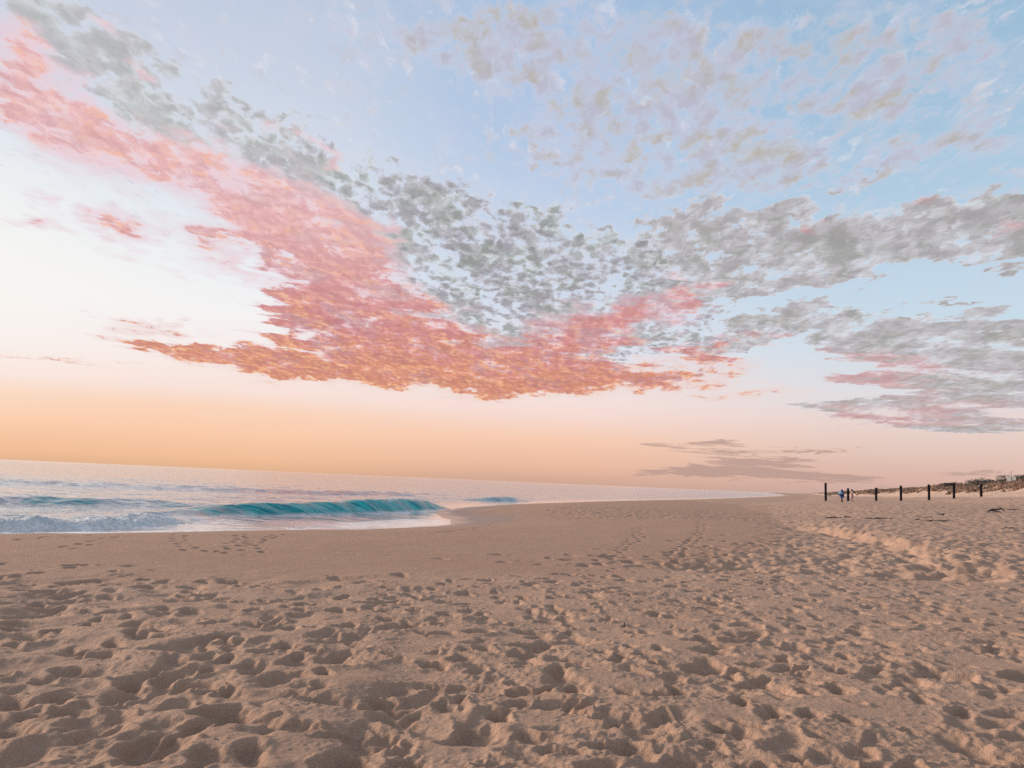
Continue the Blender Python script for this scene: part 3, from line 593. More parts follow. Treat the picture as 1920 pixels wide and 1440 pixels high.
def sea_material():
    m, n, p = material('sea_water'); P = pos(n)
    foam = attr(n, 'foam'); churn = attr(n, 'churn'); thin = attr(n, 'thin'); calm = attr(n, 'calm')
    fn = n.noise(P, 14., 6., .65)
    fn2 = n.noise(P, 5.5, 6., .68)
    wv = n.new('ShaderNodeTexVoronoi', feature='DISTANCE_TO_EDGE'); n.L.new(n.vmath('ADD', P, n.vmath('SCALE', n.noise(P, 3., 4., .6, out=1), scale=.5)), wv.inputs['Vector']); wv.inputs['Scale'].default_value = 2.6
    holes = n.step(wv.outputs['Distance'], .05, .26)                 # lacy film: bubbles gather along the cell walls
    ff = n.step(n.sub(n.add(foam, n.add(n.mul(n.sub(fn, .5), .9), n.mul(n.sub(fn2, .5), 1.1))), n.mul(holes, .26)), .22, .58)
    deep = n.mix(n.step(n.noise(P, .05, 3., .5), .35, .65), (.008, .050, .072, 1), (.014, .075, .092, 1))
    fall = n.add(n.mul(n.noise(n.mapping(P, rot=(0, 0, math.radians(-12)), scale=(.35, 2.2, .6)), 1.1, 5., .62), .6), n.mul(n.noise(P, 1.1, 5., .6), .4))
    body = n.mix(thin, deep, n.mix(n.step(fall, .36, .64), (.003, .16, .19, 1), (.008, .40, .38, 1)))
    shallow = n.mix(n.mul(churn, .7), n.mix(n.mul(calm, n.math('SUBTRACT', 1.0, thin, clamp=True)), body, (.42, .335, .285, 1)), n.mix(fn2, (.05, .20, .20, 1), (.50, .52, .51, 1)))
    foamcol = n.mix(n.step(n.noise(P, 5., 5., .6), .35, .7), (.72, .68, .65, 1), (.97, .93, .89, 1))
    sheen_film = n.mul(attr(n, 'sheen_film'), n.step(n.noise(n.mapping(P, rot=(0, 0, math.radians(-30)), scale=(1, .3, 1)), 1.6, 5., .6), .25, .55, .55, 1.0))
    n.put(p.inputs['Base Color'], n.mix(sheen_film, n.mix(ff, shallow, foamcol), (.90, .82, .75, 1)))  # cream base colour stands in for sky sheen on the tongue
    n.put(p.inputs['Roughness'], n.math('MAXIMUM', n.mul(ff, .8), n.mad(calm, .10, .12)))
    n.put(p.inputs['IOR'], n.math('MAXIMUM', n.mad(sheen_film, -1.0, n.mad(thin, -1.2, 2.3)), 1.22))
    M = n.mapping(P, rot=(0, 0, math.radians(14)), scale=(.55, 1.0, 1))
    far = n.noise(M, .34, 4., .52); rip = n.noise(M, 1.9, 4., .55)
    k = n.sub(1.0, n.mul(calm, .93))
    b1 = bump(n, far, n.mul(k, .9), 1.1)
    b2 = bump(n, rip, n.mul(k, .8), .16, b1)
    fb = bump(n, n.noise(P, 22., 5., .7), n.mul(ff, .9), .12, b2)
    n.L.new(fb, p.inputs['Normal'])
    n.put(p.inputs['Coat Weight'], n.mul(n.mul(n.math('SUBTRACT', 1.0, thin, clamp=True), n.sub(1.0, ff)), n.mad(sheen_film, -.9, 1.0))); p.inputs['Coat IOR'].default_value = 2.4; p.inputs['Coat Roughness'].default_value = .10; n.L.new(fb, p.inputs['Coat Normal'])
    n.put(p.inputs['Subsurface Weight'], n.mul(ff, .55)); p.inputs['Subsurface Radius'].default_value = (.3, .3, .3); p.inputs['Subsurface Scale'].default_value = 1.0
    return m
def make_sea():
    ang = [math.radians(-37.5)]
    ang = np.radians(np.arange(-37.5, 23.0, .128))
    side = []; a = math.radians(37.7); st = math.radians(.3)
    while a < math.radians(165): side.append(a); a += st; st = min(st*1.25, math.radians(8))
    ang = np.concatenate([-np.array(side[::-1]), ang])
    rr = [9, 12, 15, 18, 20, 22, 23.5, 25]; r = 26.
    while r < 45000:
        rr.append(r); r += r*.0020 if r < 40 else min(r*r*.00012, r*.0030) if r < 110 else r*min(.06, .0032*(r/110)**.9)
    A, R = np.meshgrid(ang, np.array(rr)); X = R*np.sin(A); Y = R*np.cos(A)
    d, _ = line_dist(X, Y, SHORE)
    Z, foam, thin, calm, churn, sheen_film = sea_height(X, Y, d)
    me = grid_mesh('sea', X, Y, Z, d < 3.0, False, dict(foam=foam, thin=thin, calm=calm, churn=churn, sheen_film=sheen_film))
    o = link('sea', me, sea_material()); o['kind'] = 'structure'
make_sea()

# ---------------------------------------------------------------- dunes
DUNE_DIR = (.3746, .9272)
def dune_xy(t, u): return 68+t*DUNE_DIR[0]+u*DUNE_DIR[1]-.03*np.maximum(t-150, 0), 115+t*DUNE_DIR[1]-u*DUNE_DIR[0]
DUNE_P = [(-9, -.9), (-3, -.25), (0, .1), (5, 1.0), (11, 2.0), (18, 2.75), (27, 3.0), (45, 2.7), (80, 2.2), (140, 2.4)]
def dune_z(t, u):
    X, Y = dune_xy(t, u)
    k = 1+.16*vnoise(t, u*.3, 46., 141)+.10*vnoise(t, u*.5, 17., 142)
    uu = u + 2.6*vnoise(t, u*.2, 23., 143)
    g = macro(X, Y)[0]
    foot = np.minimum(g, 2.9)
    z = foot + lerp(DUNE_P, uu)*k
    hum = fbm(X, Y, 6.5, 4, .55, 144)*.55 + np.maximum(vnoise(X, Y, 3.0, 145), 0)*.5
    return z + hum*sstep(uu, .5, 6)
def make_dunes():
    T = [-75.]
    while T[-1] < 5000: T.append(T[-1] + (.45 if T[-1] < 160 else .45+(T[-1]-160)*.012))
    U = np.concatenate([np.arange(-9, 30, .45), np.arange(30, 141, 3.)])
    t, u = np.meshgrid(np.array(T), U)
    X, Y = dune_xy(t, u); Z = dune_z(t, u)
    m, n, p = material('dune_sand'); P = pos(n)
    veg = attr(n, 'veg')
    v = n.step(n.add(veg, n.mul(n.sub(n.noise(P, .55, 5., .62), .5), 1.5)), .38, .62)
    sandc = n.mix(n.noise(P, .4, 4., .6), (.50, .32, .22, 1), (.58, .39, .275, 1))
    grass = n.mix(n.noise(P, .9, 5., .65), (.15, .088, .06, 1), (.30, .178, .12, 1))
    n.put(p.inputs['Base Color'], n.mix(v, sandc, grass)); p.inputs['Roughness'].default_value = .95
    n.L.new(bump(n, n.noise(P, 2.2, 6., .68), .8, .35), p.inputs['Normal'])
    veg = sstep(u + 2.6*vnoise(t, u*.2, 23., 143) + 2.*vnoise(t, u, 7., 146), 2.2, 7.)
    me = grid_mesh('dune', X, Y, Z, None, False, dict(veg=veg))
    o = link('dune', me, m); o['kind'] = 'structure'
make_dunes()

def raw_mesh(name, V, F, attrs=None):
    """V: n x 3, F: list or array of equal-sided faces"""
    V = np.asarray(V, np.float32); F = np.asarray(F, np.int32); k = F.shape[1]
    me = bpy.data.meshes.new(name)
    me.vertices.add(len(V)); me.vertices.foreach_set('co', V.ravel())
    me.loops.add(F.size); me.loops.foreach_set('vertex_index', F.ravel())
    me.polygons.add(len(F)); me.polygons.foreach_set('loop_start', np.arange(0, F.size, k, dtype=np.int32))
    me.update(calc_edges=True)
    for n, v in (attrs or {}).items():
        at = me.attributes.new(n, 'FLOAT', 'POINT'); at.data.foreach_set('value', np.asarray(v, np.float32))
    return me
def make_grass():
    R = np.random.default_rng(21)
    n = 17000
    t = -50 + 1000*R.random(n)**2.3; u = 2.5 + 24*R.random(n)**1.25
    uu = u + 2.6*vnoise(t, u*.2, 23., 143)
    X, Y = dune_xy(t, u)
    patch = vnoise(X, Y, 5., 151) + .6*vnoise(X, Y, 2., 152)
    ok = (patch + R.normal(0, .3, n) > -.35) & (uu + 2*vnoise(t, u, 7., 146) > 2.8)
    t, u, X, Y = t[ok], u[ok], X[ok], Y[ok]; n = len(t)
    Z = dune_z(t, u)
    nb = 15
    size = (.45+.55*R.random(n))*(1+.25*np.clip(vnoise(X, Y, 9., 153), 0, 1))
    grow = np.clip(np.hypot(X, Y)/150, 1, 4)                       # far tufts merge into clumps
    X = np.repeat(X, nb); Y = np.repeat(Y, nb); Z = np.repeat(Z, nb); S = np.repeat(size, nb); G = np.repeat(grow, nb); tone = np.repeat(R.random(n), nb)
    N = n*nb; a = R.random(N)*6.283; rad = .22*np.sqrt(R.random(N))*S*np.sqrt(G)
    bx = X+rad*np.cos(a); by = Y+rad*np.sin(a); h = S*(.34+.46*R.random(N))
    ln = h*(.5+.9*R.random(N)); wx = -.18*h                        # leaning inland in the sea wind
    lx = ln*np.cos(a)*.7+.35*h; ly = ln*np.sin(a)*.7
    w = (.012+.016*R.random(N))*(1+.9*G); px = -np.sin(a)*w; py = np.cos(a)*w
    V = np.empty((N, 5, 3), np.float32)
    V[:, 0] = np.stack([bx-px, by-py, Z-.06], -1); V[:, 1] = np.stack([bx+px, by+py, Z-.06], -1)
    V[:, 2] = np.stack([bx+lx*.35+px*.8, by+ly*.35+py*.8, Z+h*.6], -1); V[:, 3] = np.stack([bx+lx*.35-px*.8, by+ly*.35-py*.8, Z+h*.6], -1)
    V[:, 4] = np.stack([bx+lx, by+ly, Z+h*.92], -1)
    b = np.arange(N)[:, None]*5
    F = np.concatenate([np.stack([b+0, b+1, b+2], -1), np.stack([b+0, b+2, b+3], -1), np.stack([b+3, b+2, b+4], -1)], 1).reshape(-1, 3)
    me = raw_mesh('dune_grass', V.reshape(-1, 3), F, dict(tone=np.repeat(tone, 5)))
    m, nn, p = material('dry_grass')
    nn.put(p.inputs['Base Color'], nn.ramp(attr(nn, 'tone'), [(0, (.12, .075, .05, 1)), (.45, (.25, .145, .098, 1)), (.8, (.36, .215, .145, 1)), (1, (.15, .115, .075, 1))]))
    p.inputs['Roughness'].default_value = .8
    o = link('dune_grass', me, m, None, False); o['kind'] = 'stuff'
make_grass()

# ---------------------------------------------------------------- things
def tag(o, label, cat, group=None):
    o['label'] = label; o['category'] = cat
    if group: o['group'] = group
    return o
def empty(name, loc, rz=0):
    o = bpy.data.objects.new(name, None); COL.objects.link(o); o.location = loc; o.rotation_euler = (0, 0, rz); o.empty_display_size = .2
    return o
def bm_obj(name, bm, mat, parent=None, smooth=True):
    me = bpy.data.meshes.new(name); bm.normal_update(); bm.to_mesh(me); bm.free()
    return link(name, me, mat, parent, smooth)
def plain(name, c, rough=.8, vary=.25, scale=8.):
    m, n, p = material(name); P = n.new('ShaderNodeTexCoord').outputs['Object']
    f = n.noise(P, scale, 5., .6)
    n.put(p.inputs['Base Color'], n.mix(n.step(f, .3, .7), tuple(v*(1-vary) for v in c)+(1,), tuple(min(v*(1+vary), 1) for v in c)+(1,)))
    p.inputs['Roughness'].default_value = rough
    n.L.new(bump(n, f, .4, .02), p.inputs['Normal'])
    return m

# posts
M_POST = plain('tarred_timber', (.008, .008, .012), .9, .4, 5.)
M_POST.node_tree.nodes['Principled BSDF'].inputs['Specular IOR Level'].default_value = .12
def post_mesh(R, h, w):
    bm = bmesh.new(); rings = []; n = 10
    for k, (z, s) in enumerate([(-.5, 1.02), (.0, 1.03), (.12, 1.0), (h*.5, .98), (h-.05, .96), (h-.012, .93), (h, .84)]):
        rings.append([bm.verts.new((math.cos(i/n*6.283)*w*.5*s*(1+.03*R.normal()), math.sin(i/n*6.283)*w*.5*s*(1+.03*R.normal()), z+(.012*R.normal() if k > 4 else 0))) for i in range(n)])
    for a, b in zip(rings, rings[1:]):
        for i in range(n): bm.faces.new((a[i], a[(i+1) % n], b[(i+1) % n], b[i]))
    bm.faces.new(rings[-1])
    return bm
POSTS = [(41.0, 100.4, 2.34, 'tallest dark timber post, nearest the sea at the end of the row'), (43.7, 100, 1.62, 'second dark post from the sea, standing between the two walkers'),
    (47.3, 100, 1.70, 'third dark post from the sea, right of both walkers'), (50.5, 100, 1.92, 'dark post in the middle of the row, against pale dune sand'),
    (54.1, 100, 2.0, 'third dark post from the right end of the row, against dune grass'), (57.3, 100, 1.97, 'leaning dark post, second from the right end of the row'), (60.4, 99.3, 1.66, 'last dark post on the right, below the dark dune shrubs')]
LEAN = [.008, 0, .012, .006, .010, .034, -.006]
for i, (x, y, h, lab) in enumerate(POSTS):
    R = np.random.default_rng(100+i)
    o = bm_obj('timber_post', post_mesh(R, h, .30), M_POST, None)
    o.location = (x, y, ground_z(x, y)); o.rotation_euler = (.005*R.normal(), -LEAN[i], R.random()*3)
    tag(o, lab, 'post', 'dark timber posts across the beach')

# shrubs on the dune
M_LEAF = plain('shrub_leaf', (.035, .042, .032), .7, .5, 3.); M_STEM = plain('shrub_stem', (.09, .07, .055), .9)
def shrub(x, y, z, w, h, label, seed, n=2600):
    R = np.random.default_rng(seed)
    root = empty('shrub', (x, y, z)); tag(root, label, 'shrub', 'dark shrubs along the dune crest')
    lob = [(R.normal()*.27*w, R.normal()*.22*w, h*(.30+.28*R.random()), w*(.17+.12*R.random())) for _ in range(12)]
    V = []; F = []
    for k in range(n):
        cx, cy, cz, r = lob[R.integers(len(lob))]
        d = R.normal(size=3); d /= np.linalg.norm(d); q = r*(.55+.45*R.random()**.5)
        c = np.array([cx, cy, cz]) + d*q*np.array([1, 1, min(1, .75*h/(w*.45))])
        if c[2] < .02: c[2] = .02+.1*R.random()
        a = R.normal(size=3); a /= np.linalg.norm(a); b = np.cross(a, d+R.normal(size=3)*.6); b /= np.linalg.norm(b)+1e-6
        s = .045+.07*R.random(); i = len(V)
        V += [c-a*s*1.6, c+b*s*.6, c+a*s*1.6, c-b*s*.6]; F.append((i, i+1, i+2, i+3))
    link('crown', raw_mesh('crown', V, F), M_LEAF, root, False)
    bm = bmesh.new()
    for k in range(7):
        cx, cy, cz, r = lob[k]; base = Vector((R.normal()*.1, R.normal()*.1, -.3)); top = Vector((cx, cy, cz))
        ax = (top-base); up = ax.normalized(); s1 = up.orthogonal().normalized(); s2 = up.cross(s1); rs = []
        for f, rr in ((0, .05), (.5, .035), (1, .012)):
            c = base+ax*f+Vector((0, 0, .1*math.sin(f*3.1)))
            rs.append([bm.verts.new(c+(s1*math.cos(i*1.0472)+s2*math.sin(i*1.0472))*rr) for i in range(6)])
        for a, b in zip(rs, rs[1:]):
            for i in range(6): bm.faces.new((a[i], a[(i+1) % 6], b[(i+1) % 6], b[i]))
    bm_obj('trunk', bm, M_STEM, root)
def on_dune(az_x, t):
    """foot point on the dune where the line of sight lateral/forward ratio meets the along-dune position t"""
    # x/y = az_x with x = 68+.3746t+.9272u, y = 115+.9272t-.3746u
    u = (az_x*(115+.9272*t)-68-.3746*t)/(.9272+.3746*az_x)
    z = float(dune_z(np.array([t]), np.array([u]))[0]); x, y = dune_xy(t, u)
    return x, y, z
for px, t, w, h, dz, lab in [(1829, 60, 5.2, 2.3, -.05, 'broad domed dark shrub on the dune crest above the last post'), (1863, 52, 4.6, 1.3, -.05, 'low flat dark shrub on the dune crest between two others'),
        (1893, 40, 4.8, 1.7, -.05, 'dark spreading shrub behind the white sign on the dune'), (1846, 64, 3.4, 1.3, -.05, 'small dark shrub tucked beside the broad domed one'), (1641, 230, 4.2, 2.2, -.1, 'lone dark shrub on the far dune crest beside the third post'), (1765, 105, 3.4, 1.3, -.1, 'small dark shrub on the crest behind the row of posts'), (1574, 560, 5.5, 2.8, -.1, 'tiny dark shrub far off on the low end of the dunes')]:
    x, y, z = on_dune((px-960)/1450*1.02, t)
    shrub(x, y, z+dz, w, h, lab, int(px), 2600 if t < 150 else 900)

# sign on the dune
M_WHITE = plain('weathered_white_board', (.62, .56, .50), .7, .1, 4.); M_STEEL = plain('grey_pole', (.22, .20, .20), .5, .1)
def box(bm, cx, cy, cz, sx, sy, sz, bev=0.0):
    r = bmesh.ops.create_cube(bm, size=1.0, matrix=Matrix.Translation((cx, cy, cz)) @ Matrix.Diagonal((sx, sy, sz, 1)))
    if bev:
        es = list({e for v in r['verts'] for e in v.link_edges})
        bmesh.ops.bevel(bm, geom=es, offset=bev, segments=1, affect='EDGES')
sx_, sy_, sz_ = on_dune((1886-960)/1450*1.015, 8)
sg = empty('sign', (sx_, sy_, sz_-.1), -.55); tag(sg, 'small pale sign of two boards on a thin pole in the dune grass', 'sign')
bm = bmesh.new(); bmesh.ops.create_cone(bm, cap_ends=True, segments=10, radius1=.035, radius2=.035, depth=2.4, matrix=Matrix.Translation((0, 0, 1.0))); bm_obj('pole', bm, M_STEEL, sg)
bm = bmesh.new(); box(bm, -.36, -.06, 1.0, .62, .025, .78, .006); bm_obj('board', bm, M_WHITE, sg, False)
bm = bmesh.new(); box(bm, .32, -.06, 1.06, .50, .025, .60, .006); bm_obj('board', bm, M_WHITE, sg, False)

# wrack and driftwood on the upper beach
M_WEED = plain('dried_seaweed', (.045, .037, .032), .8, .5, 20.); M_DRIFT = plain('dark_driftwood', (.05, .042, .04), .8, .4, 12.)
def strand_clump(name, x, y, L, W, H, ang, label, cat, mat, seed, n=26, group=None):
    """a tangle of tapering strands lying on the sand, one thing"""
    R = np.random.default_rng(seed); bm = bmesh.new(); c0, s0 = math.cos(ang), math.sin(ang)
    base = ground_z(x, y)
    for k in range(n):
        l = L*(.25+.5*R.random()); px = R.normal()*.23*L; py = R.normal()*.25*W; a = R.normal()*.45; pts = []
        wig = R.random()*6; lift = H*R.random()
        for f in np.linspace(0, 1, 6):
            qx = px+(f-.5)*l*math.cos(a); qy = py+(f-.5)*l*math.sin(a)+.05*W*math.sin(wig+f*7)
            gx = x+qx*c0-qy*s0; gy = y+qx*s0+qy*c0
            pts.append(Vector((gx-x, gy-y, ground_z(gx, gy)-base+.01+lift*math.sin(f*3.14))))
        r0 = (.2+.5*R.random())*H*.35; rs = []
        for i, q in enumerate(pts):
            r = r0*(1-.75*abs(i/5-.4)); rs.append([bm.verts.new(q+Vector((0, math.cos(j*1.2566)*r*1.6, math.sin(j*1.2566)*r))) for j in range(5)])
        for A, B in zip(rs, rs[1:]):
            for j in range(5): bm.faces.new((A[j], A[(j+1) % 5], B[(j+1) % 5], B[j]))
        bm.faces.new(rs[0][::-1]); bm.faces.new(rs[-1])
    o = bm_obj(name, bm, mat); o.location = (x, y, base)
    return tag(o, label, cat, group)
def at_px(x, y, z0=.6):
    """where the sight line through a photo position meets the sand"""
    f = 1450.; p = math.atan(182.5/f); r = math.atan(.0434); u = x-960; v = 720-y
    u, v = u*math.cos(r)-v*math.sin(r), u*math.sin(r)+v*math.cos(r)
    d = np.array([u, math.cos(p)*f-math.sin(p)*v, math.sin(p)*f+math.cos(p)*v]); d /= d[1]
    ts = np.concatenate([np.arange(4, 30, .1), np.arange(30, 130, .3)])
    g = macro(ts*d[0], ts)[0]; ray = EYE+ts*d[2]
    k = np.argmax(ray <= g); k = k if ray[k] <= g[k] else len(ts)-1
    return float(ts[k]*d[0]), float(ts[k])
WG = 'dried seaweed strewn along the upper beach'
for px, py, L, W, H, n, lab in [(1559, 972, .9, .3, .06, 18, 'thin dark seaweed strip at the seaward end of the scarp top'), (1592, 970, .7, .3, .07, 16, 'small faint seaweed strip right of the first one above the scarp'), (1645, 972.5, 1.7, .3, .06, 26, 'longest dark seaweed strip, lying on the sand above the scarp'),
        (1739, 970.5, .8, .25, .05, 14, 'short dark seaweed strip below the fifth post'), (1757, 977, 1.4, .5, .06, 22, 'ragged seaweed scatter just under the strip below the fifth post'), (1766, 964, .5, .25, .07, 12, 'tiny seaweed wisp between the posts and the seaweed scatter'), (1890, 991, 1.0, .3, .06, 16, 'dark seaweed strip at the right edge below the driftwood'), (1718, 975, .45, .25, .06, 10, 'faint seaweed wisp left of the ragged scatter'), (1778, 1023, .5, .25, .06, 12, 'dark seaweed clump on the crest at the near end of the scarp'), (1898, 957, 1.1, .6, .06, 16, 'tangled dark seaweed right of the driftwood')]:
    x, y = at_px(px, py); strand_clump('seaweed', x, y, L, W, H, .08, lab, 'seaweed', M_WEED, int(px), n, WG)
x, y = at_px(1868, 961)
def driftwood(x, y):
    root = empty('driftwood', (x, y, ground_z(x, y)+.03), .1); tag(root, 'dark crooked driftwood branch lying on the sand at the right', 'driftwood')
    def limb(name, pts, r0, r1):
        bm = bmesh.new(); rs = []; n = len(pts)
        for i, q in enumerate(pts):
            r = r0+(r1-r0)*i/(n-1); rs.append([bm.verts.new(Vector(q)+Vector((.1*r*math.sin(i*2.), math.cos(j*.7854)*r, math.sin(j*.7854)*r))) for j in range(8)])
        for A, B in zip(rs, rs[1:]):
            for j in range(8): bm.faces.new((A[j], A[(j+1) % 8], B[(j+1) % 8], B[j]))
        bm.faces.new(rs[0][::-1]); bm.faces.new(rs[-1]); bm_obj(name, bm, M_DRIFT, root)
    k = y/60.
    P = lambda *a: [(u*k, v*k, w*k) for u, v, w in a]
    limb('stem', P((-.70, 0, .0), (-.55, .02, .10), (-.30, .05, .20), (.0, .0, .20), (.28, -.04, .27), (.50, 0, .26), (.70, .02, .10)), .085*k, .04*k)
    limb('branch', P((-.45, 0, .12), (-.2, -.15, .08), (.1, -.2, .05), (.25, -.2, .0)), .06*k, .025*k)
    limb('branch', P((.25, 0, .26), (.42, .05, .34), (.52, .05, .36)), .05*k, .02*k)
driftwood(x, y)
x, y = 1.41, 9.2
bm = bmesh.new(); rs = []
for i, (q, r) in enumerate([((0, 0, -.03), .007), ((.002, 0, .02), .007), ((.006, 0, .05), .006), ((.006, .002, .078), .004)]):
    rs.append([bm.verts.new(Vector(q)+Vector((math.cos(j*1.047)*r, math.sin(j*1.047)*r, 0))) for j in range(6)])
for A, B in zip(rs, rs[1:]):
    for j in range(6): bm.faces.new((A[j], A[(j+1) % 6], B[(j+1) % 6], B[j]))
bm.faces.new(rs[-1]); o = bm_obj('twig', bm, M_DRIFT); o.location = (x, y, ground_z(x, y)+.015); o.scale = (1.2, 1.2, .9); tag(o, 'tiny dark twig standing upright in the trampled sand', 'twig')

# ---------------------------------------------------------------- people
def skin_body(name, V, E, Rd, root_i, mat, parent, sub=2):
    me = bpy.data.meshes.new(name); me.from_pydata(V, E, []); o = bpy.data.objects.new(name, me); COL.objects.link(o)
    m = o.modifiers.new('skin', 'SKIN'); m.use_smooth_shade = True
    for i, r in enumerate(Rd): me.skin_vertices[0].data[i].radius = r if isinstance(r, tuple) else (r, r); me.skin_vertices[0].data[i].use_root = (i == root_i)
    s = o.modifiers.new('sub', 'SUBSURF'); s.levels = sub; s.render_levels = sub
    dg = bpy.context.evaluated_depsgraph_get(); me2 = bpy.data.meshes.new_from_object(o.evaluated_get(dg)); bpy.data.objects.remove(o)
    me2.materials.clear(); me2.name = name
    return link(name, me2, mat, parent)
def blob_part(name, parent, mat, loc, scale, seed=0, lump=.06):
    bm = bmesh.new(); bmesh.ops.create_icosphere(bm, subdivisions=3, radius=1)
    R = np.random.default_rng(seed); ph = R.random(6)*6
    for v in bm.verts:
        c = v.co.copy(); k = 1+lump*(math.sin(c.x*5+ph[0])+math.sin(c.y*6+ph[1])+math.sin(c.z*7+ph[2]+c.x*3))*.6
        v.co = Vector((c.x*scale[0]*k+loc[0], c.y*scale[1]*k+loc[1], c.z*scale[2]*k+loc[2]))
    return bm_obj(name, bm, mat, parent)
def lathe(name, parent, mat, prof, cx=0, cy=0, n=20, fold=.0, seed=0):
    bm = bmesh.new(); rs = []
    for k, (z, rx, ry, ox) in enumerate(prof):
        f = fold*(1-k/len(prof))
        rs.append([bm.verts.new((cx+ox+rx*math.cos(i/n*6.283)*(1+f*math.sin(i/n*6.283*5+seed)), cy+ry*math.sin(i/n*6.283)*(1+f*math.sin(i/n*6.283*5+seed)), z)) for i in range(n)])
    for a, b in zip(rs, rs[1:]):
        for i in range(n): bm.faces.new((a[i], a[(i+1) % n], b[(i+1) % n], b[i]))
    return bm_obj(name, bm, mat, parent)
M_SKIN = plain('skin', (.30, .17, .115), .55, .08, 3.); M_HAIR = plain('dark_hair', (.012, .009, .008), .5, .2, 20.)
M_BLUE = plain('blue_cloth', (.008, .034, .15), .75, .25, 6.); M_SKYBLUE = plain('light_blue_cloth', (.22, .50, .66), .7, .15, 6.)
M_DARK = plain('dark_cloth', (.014, .016, .028), .8, .2, 8.); M_PINK = plain('pale_pink_cloth', (.36, .235, .21), .8, .1, 6.); M_POLE = plain('dark_pole', (.012, .012, .015), .6, .2, 6.)
def walker(name, x, y, face, stride, arms, label, mat):
    """one continuous walking figure; +X is ahead"""
    root = empty(name, (x, y, ground_z(x, y)), face); root.scale = (.8, .8, .8); tag(root, label, 'person', 'people walking by the posts')
    V = [(0, 0, .92), (0, 0, 1.10), (.01, 0, 1.32), (.02, 0, 1.44), (.04, 0, 1.53), (.05, 0, 1.62)]
    Rd = [(.13, .15), (.11, .14), (.11, .17), (.055, .055), (.075, .07), (.085, .075)]
    E = [(0, 1), (1, 2), (2, 3), (3, 4), (4, 5)]
    for s, k in ((1, stride), (-1, -stride)):
        i = len(V)
        V += [(0, s*.09, .86), (.10*k+.06, s*.09, .48), (.24*k-.02, s*.09, .09), (.24*k+.13, s*.10, .035)]
        Rd += [.085, .058, .042, .035]; E += [(0, i), (i, i+1), (i+1, i+2), (i+2, i+3)]
    for s, (el, ha) in zip((1, -1), arms):
        i = len(V); V += [(.01, s*.19, 1.38), el, ha, (ha[0]+.05, ha[1], ha[2]-.05)]; Rd += [.055, .042, .032, .03]; E += [(2, i), (i, i+1), (i+1, i+2), (i+2, i+3)]
    skin_body('body', V, E, Rd, 0, mat, root)
    return root
# a step ahead is to the left, towards the sea
px_, py_ = 35.2, 82.0
pa = walker('person', px_, py_, math.radians(200), .85, [((.16, .27, 1.16), (.36, .16, 1.14)), ((.14, -.27, 1.16), (.36, -.14, 1.20))], 'person in a blue hooded cape walking along the sand past the posts', M_SKIN)
tv = [(0, 0, .93)]; te = []; tr = [(.135, .155)]
for s, k in ((1, .85), (-1, -.85)):
    i = len(tv); tv += [(0, s*.09, .86), (.10*k+.06, s*.09, .48), (.24*k-.02, s*.09, .12)]; tr += [.10, .075, .062]; te += [(0, i), (i, i+1), (i+1, i+2)]
skin_body('trousers', tv, te, tr, 0, M_DARK, pa)
lathe('cape', pa, M_BLUE, [(.66, .25, .26, .02), (.80, .25, .28, .02), (1.05, .22, .28, .02), (1.30, .19, .26, .02), (1.44, .13, .17, .02), (1.52, .12, .12, .02), (1.64, .135, .125, .02), (1.72, .09, .09, .02), (1.745, .02, .02, .02)], fold=.10, seed=1)
bg = empty('beach_bag', (px_-.24, py_-.16, ground_z(px_, py_)+.90), .2); bg.scale = (.8, .8, .8); tag(bg, 'light blue beach bag carried in front by the person in blue', 'bag')
blob_part('sack', bg, M_SKYBLUE, (0, 0, .08), (.24, .20, .20), 3, .12); blob_part('base', bg, M_BLUE, (-.06, -.02, -.12), (.22, .17, .12), 4, .08)
qx_, qy_ = 36.5, 82.6
pb = walker('person', qx_, qy_, math.radians(190), 1.0, [((.04, .28, 1.14), (.20, .24, 1.02)), ((-.10, -.27, 1.18), (-.22, -.22, 1.06))], 'person in a pale pink dress with a dark pole, walking beside the second post', M_SKIN)
lathe('dress', pb, M_PINK, [(.56, .22, .21, 0), (.75, .20, .20, 0), (.98, .165, .18, 0), (1.12, .14, .165, 0), (1.30, .14, .19, .01), (1.42, .10, .16, .02)], fold=.08, seed=2)
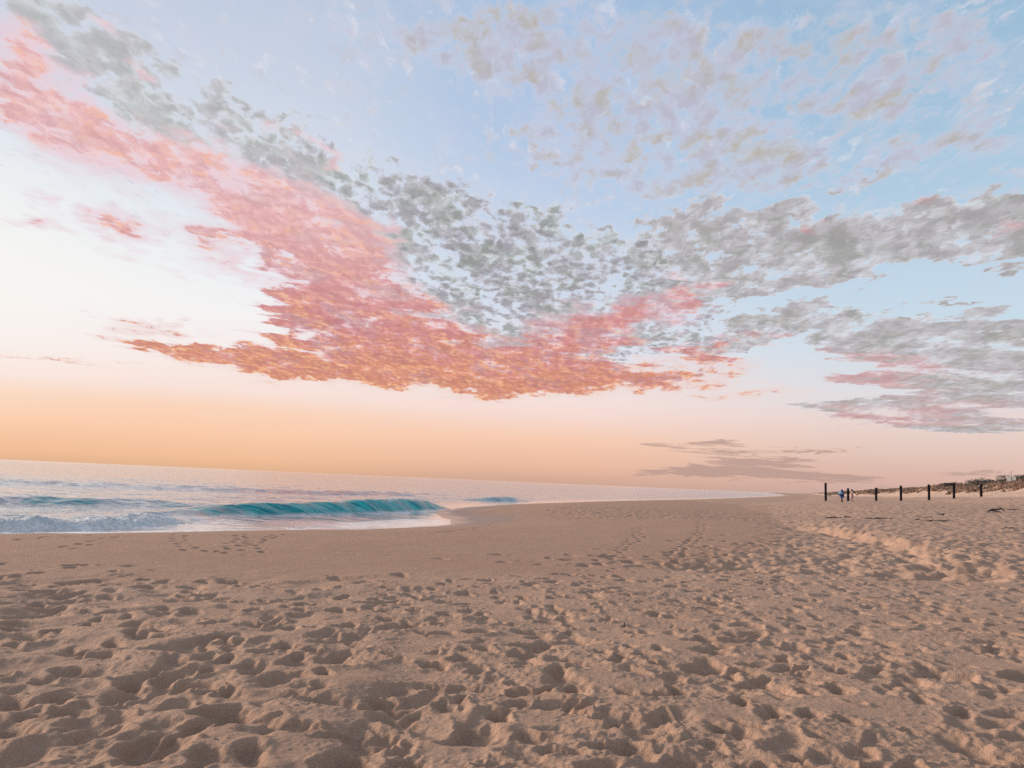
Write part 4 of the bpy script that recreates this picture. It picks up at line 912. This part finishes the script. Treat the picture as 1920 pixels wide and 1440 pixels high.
blob_part('hair', pb, M_HAIR, (.015, 0, 1.60), (.115, .105, .13), 5, .05); blob_part('hair', pb, M_HAIR, (-.07, 0, 1.46), (.05, .08, .14), 6, .05)
pl = bpy.data.objects
bm = bmesh.new(); d = Vector((.62, -.10, -.70)); bmesh.ops.create_cone(bm, cap_ends=True, segments=10, radius1=.065, radius2=.05, depth=1.05, matrix=Matrix.Translation((.30, -.16, 1.28)) @ d.to_track_quat('Z', 'Y').to_matrix().to_4x4())
o = bm_obj('pole', bm, M_POLE); o.location = (qx_, qy_, ground_z(qx_, qy_)); o.scale = (.8, .8, .8); o.name = 'carried_pole'; tag(o, 'dark pole slung behind the person in the pale pink dress', 'pole')

# spray thrown up by the breaking bore
def make_spray():
    R = np.random.default_rng(33); n = 2600
    L = catmull([tuple(p) for p in BORE[2:8]], 12); t = R.random(n)
    i = t*(len(L)-1); x = np.interp(i, np.arange(len(L)), L[:, 0]); y = np.interp(i, np.arange(len(L)), L[:, 1])
    clump = np.clip(vnoise(t*40, t*0, 1., 161), 0, 1)
    off = .1+1.5*R.random(n); x -= off*.86+R.normal(0, .1, n); y += off*.5
    d, _ = line_dist(x, y, SHORE); z0 = sea_height(x, y, d)[0]
    z = z0 + R.exponential(.10, n)*(.25+1.6*clump)*(1-.6*t)
    r = .006+.014*R.random(n)**2
    o8 = np.array([(1, 0, 0), (-1, 0, 0), (0, 1, 0), (0, -1, 0), (0, 0, 1), (0, 0, -1)], float)
    f8 = np.array([(0, 2, 4), (2, 1, 4), (1, 3, 4), (3, 0, 4), (2, 0, 5), (1, 2, 5), (3, 1, 5), (0, 3, 5)])
    V = (np.stack([x, y, z], -1)[:, None, :] + o8[None]*r[:, None, None]).reshape(-1, 3)
    F = (f8[None]+np.arange(n)[:, None, None]*6).reshape(-1, 3)
    m, nn, p = material('spray'); p.inputs['Base Color'].default_value = (.85, .84, .83, 1); p.inputs['Roughness'].default_value = .4
    o = link('sea_spray', raw_mesh('sea_spray', V, F), m); o['kind'] = 'stuff'
make_spray()
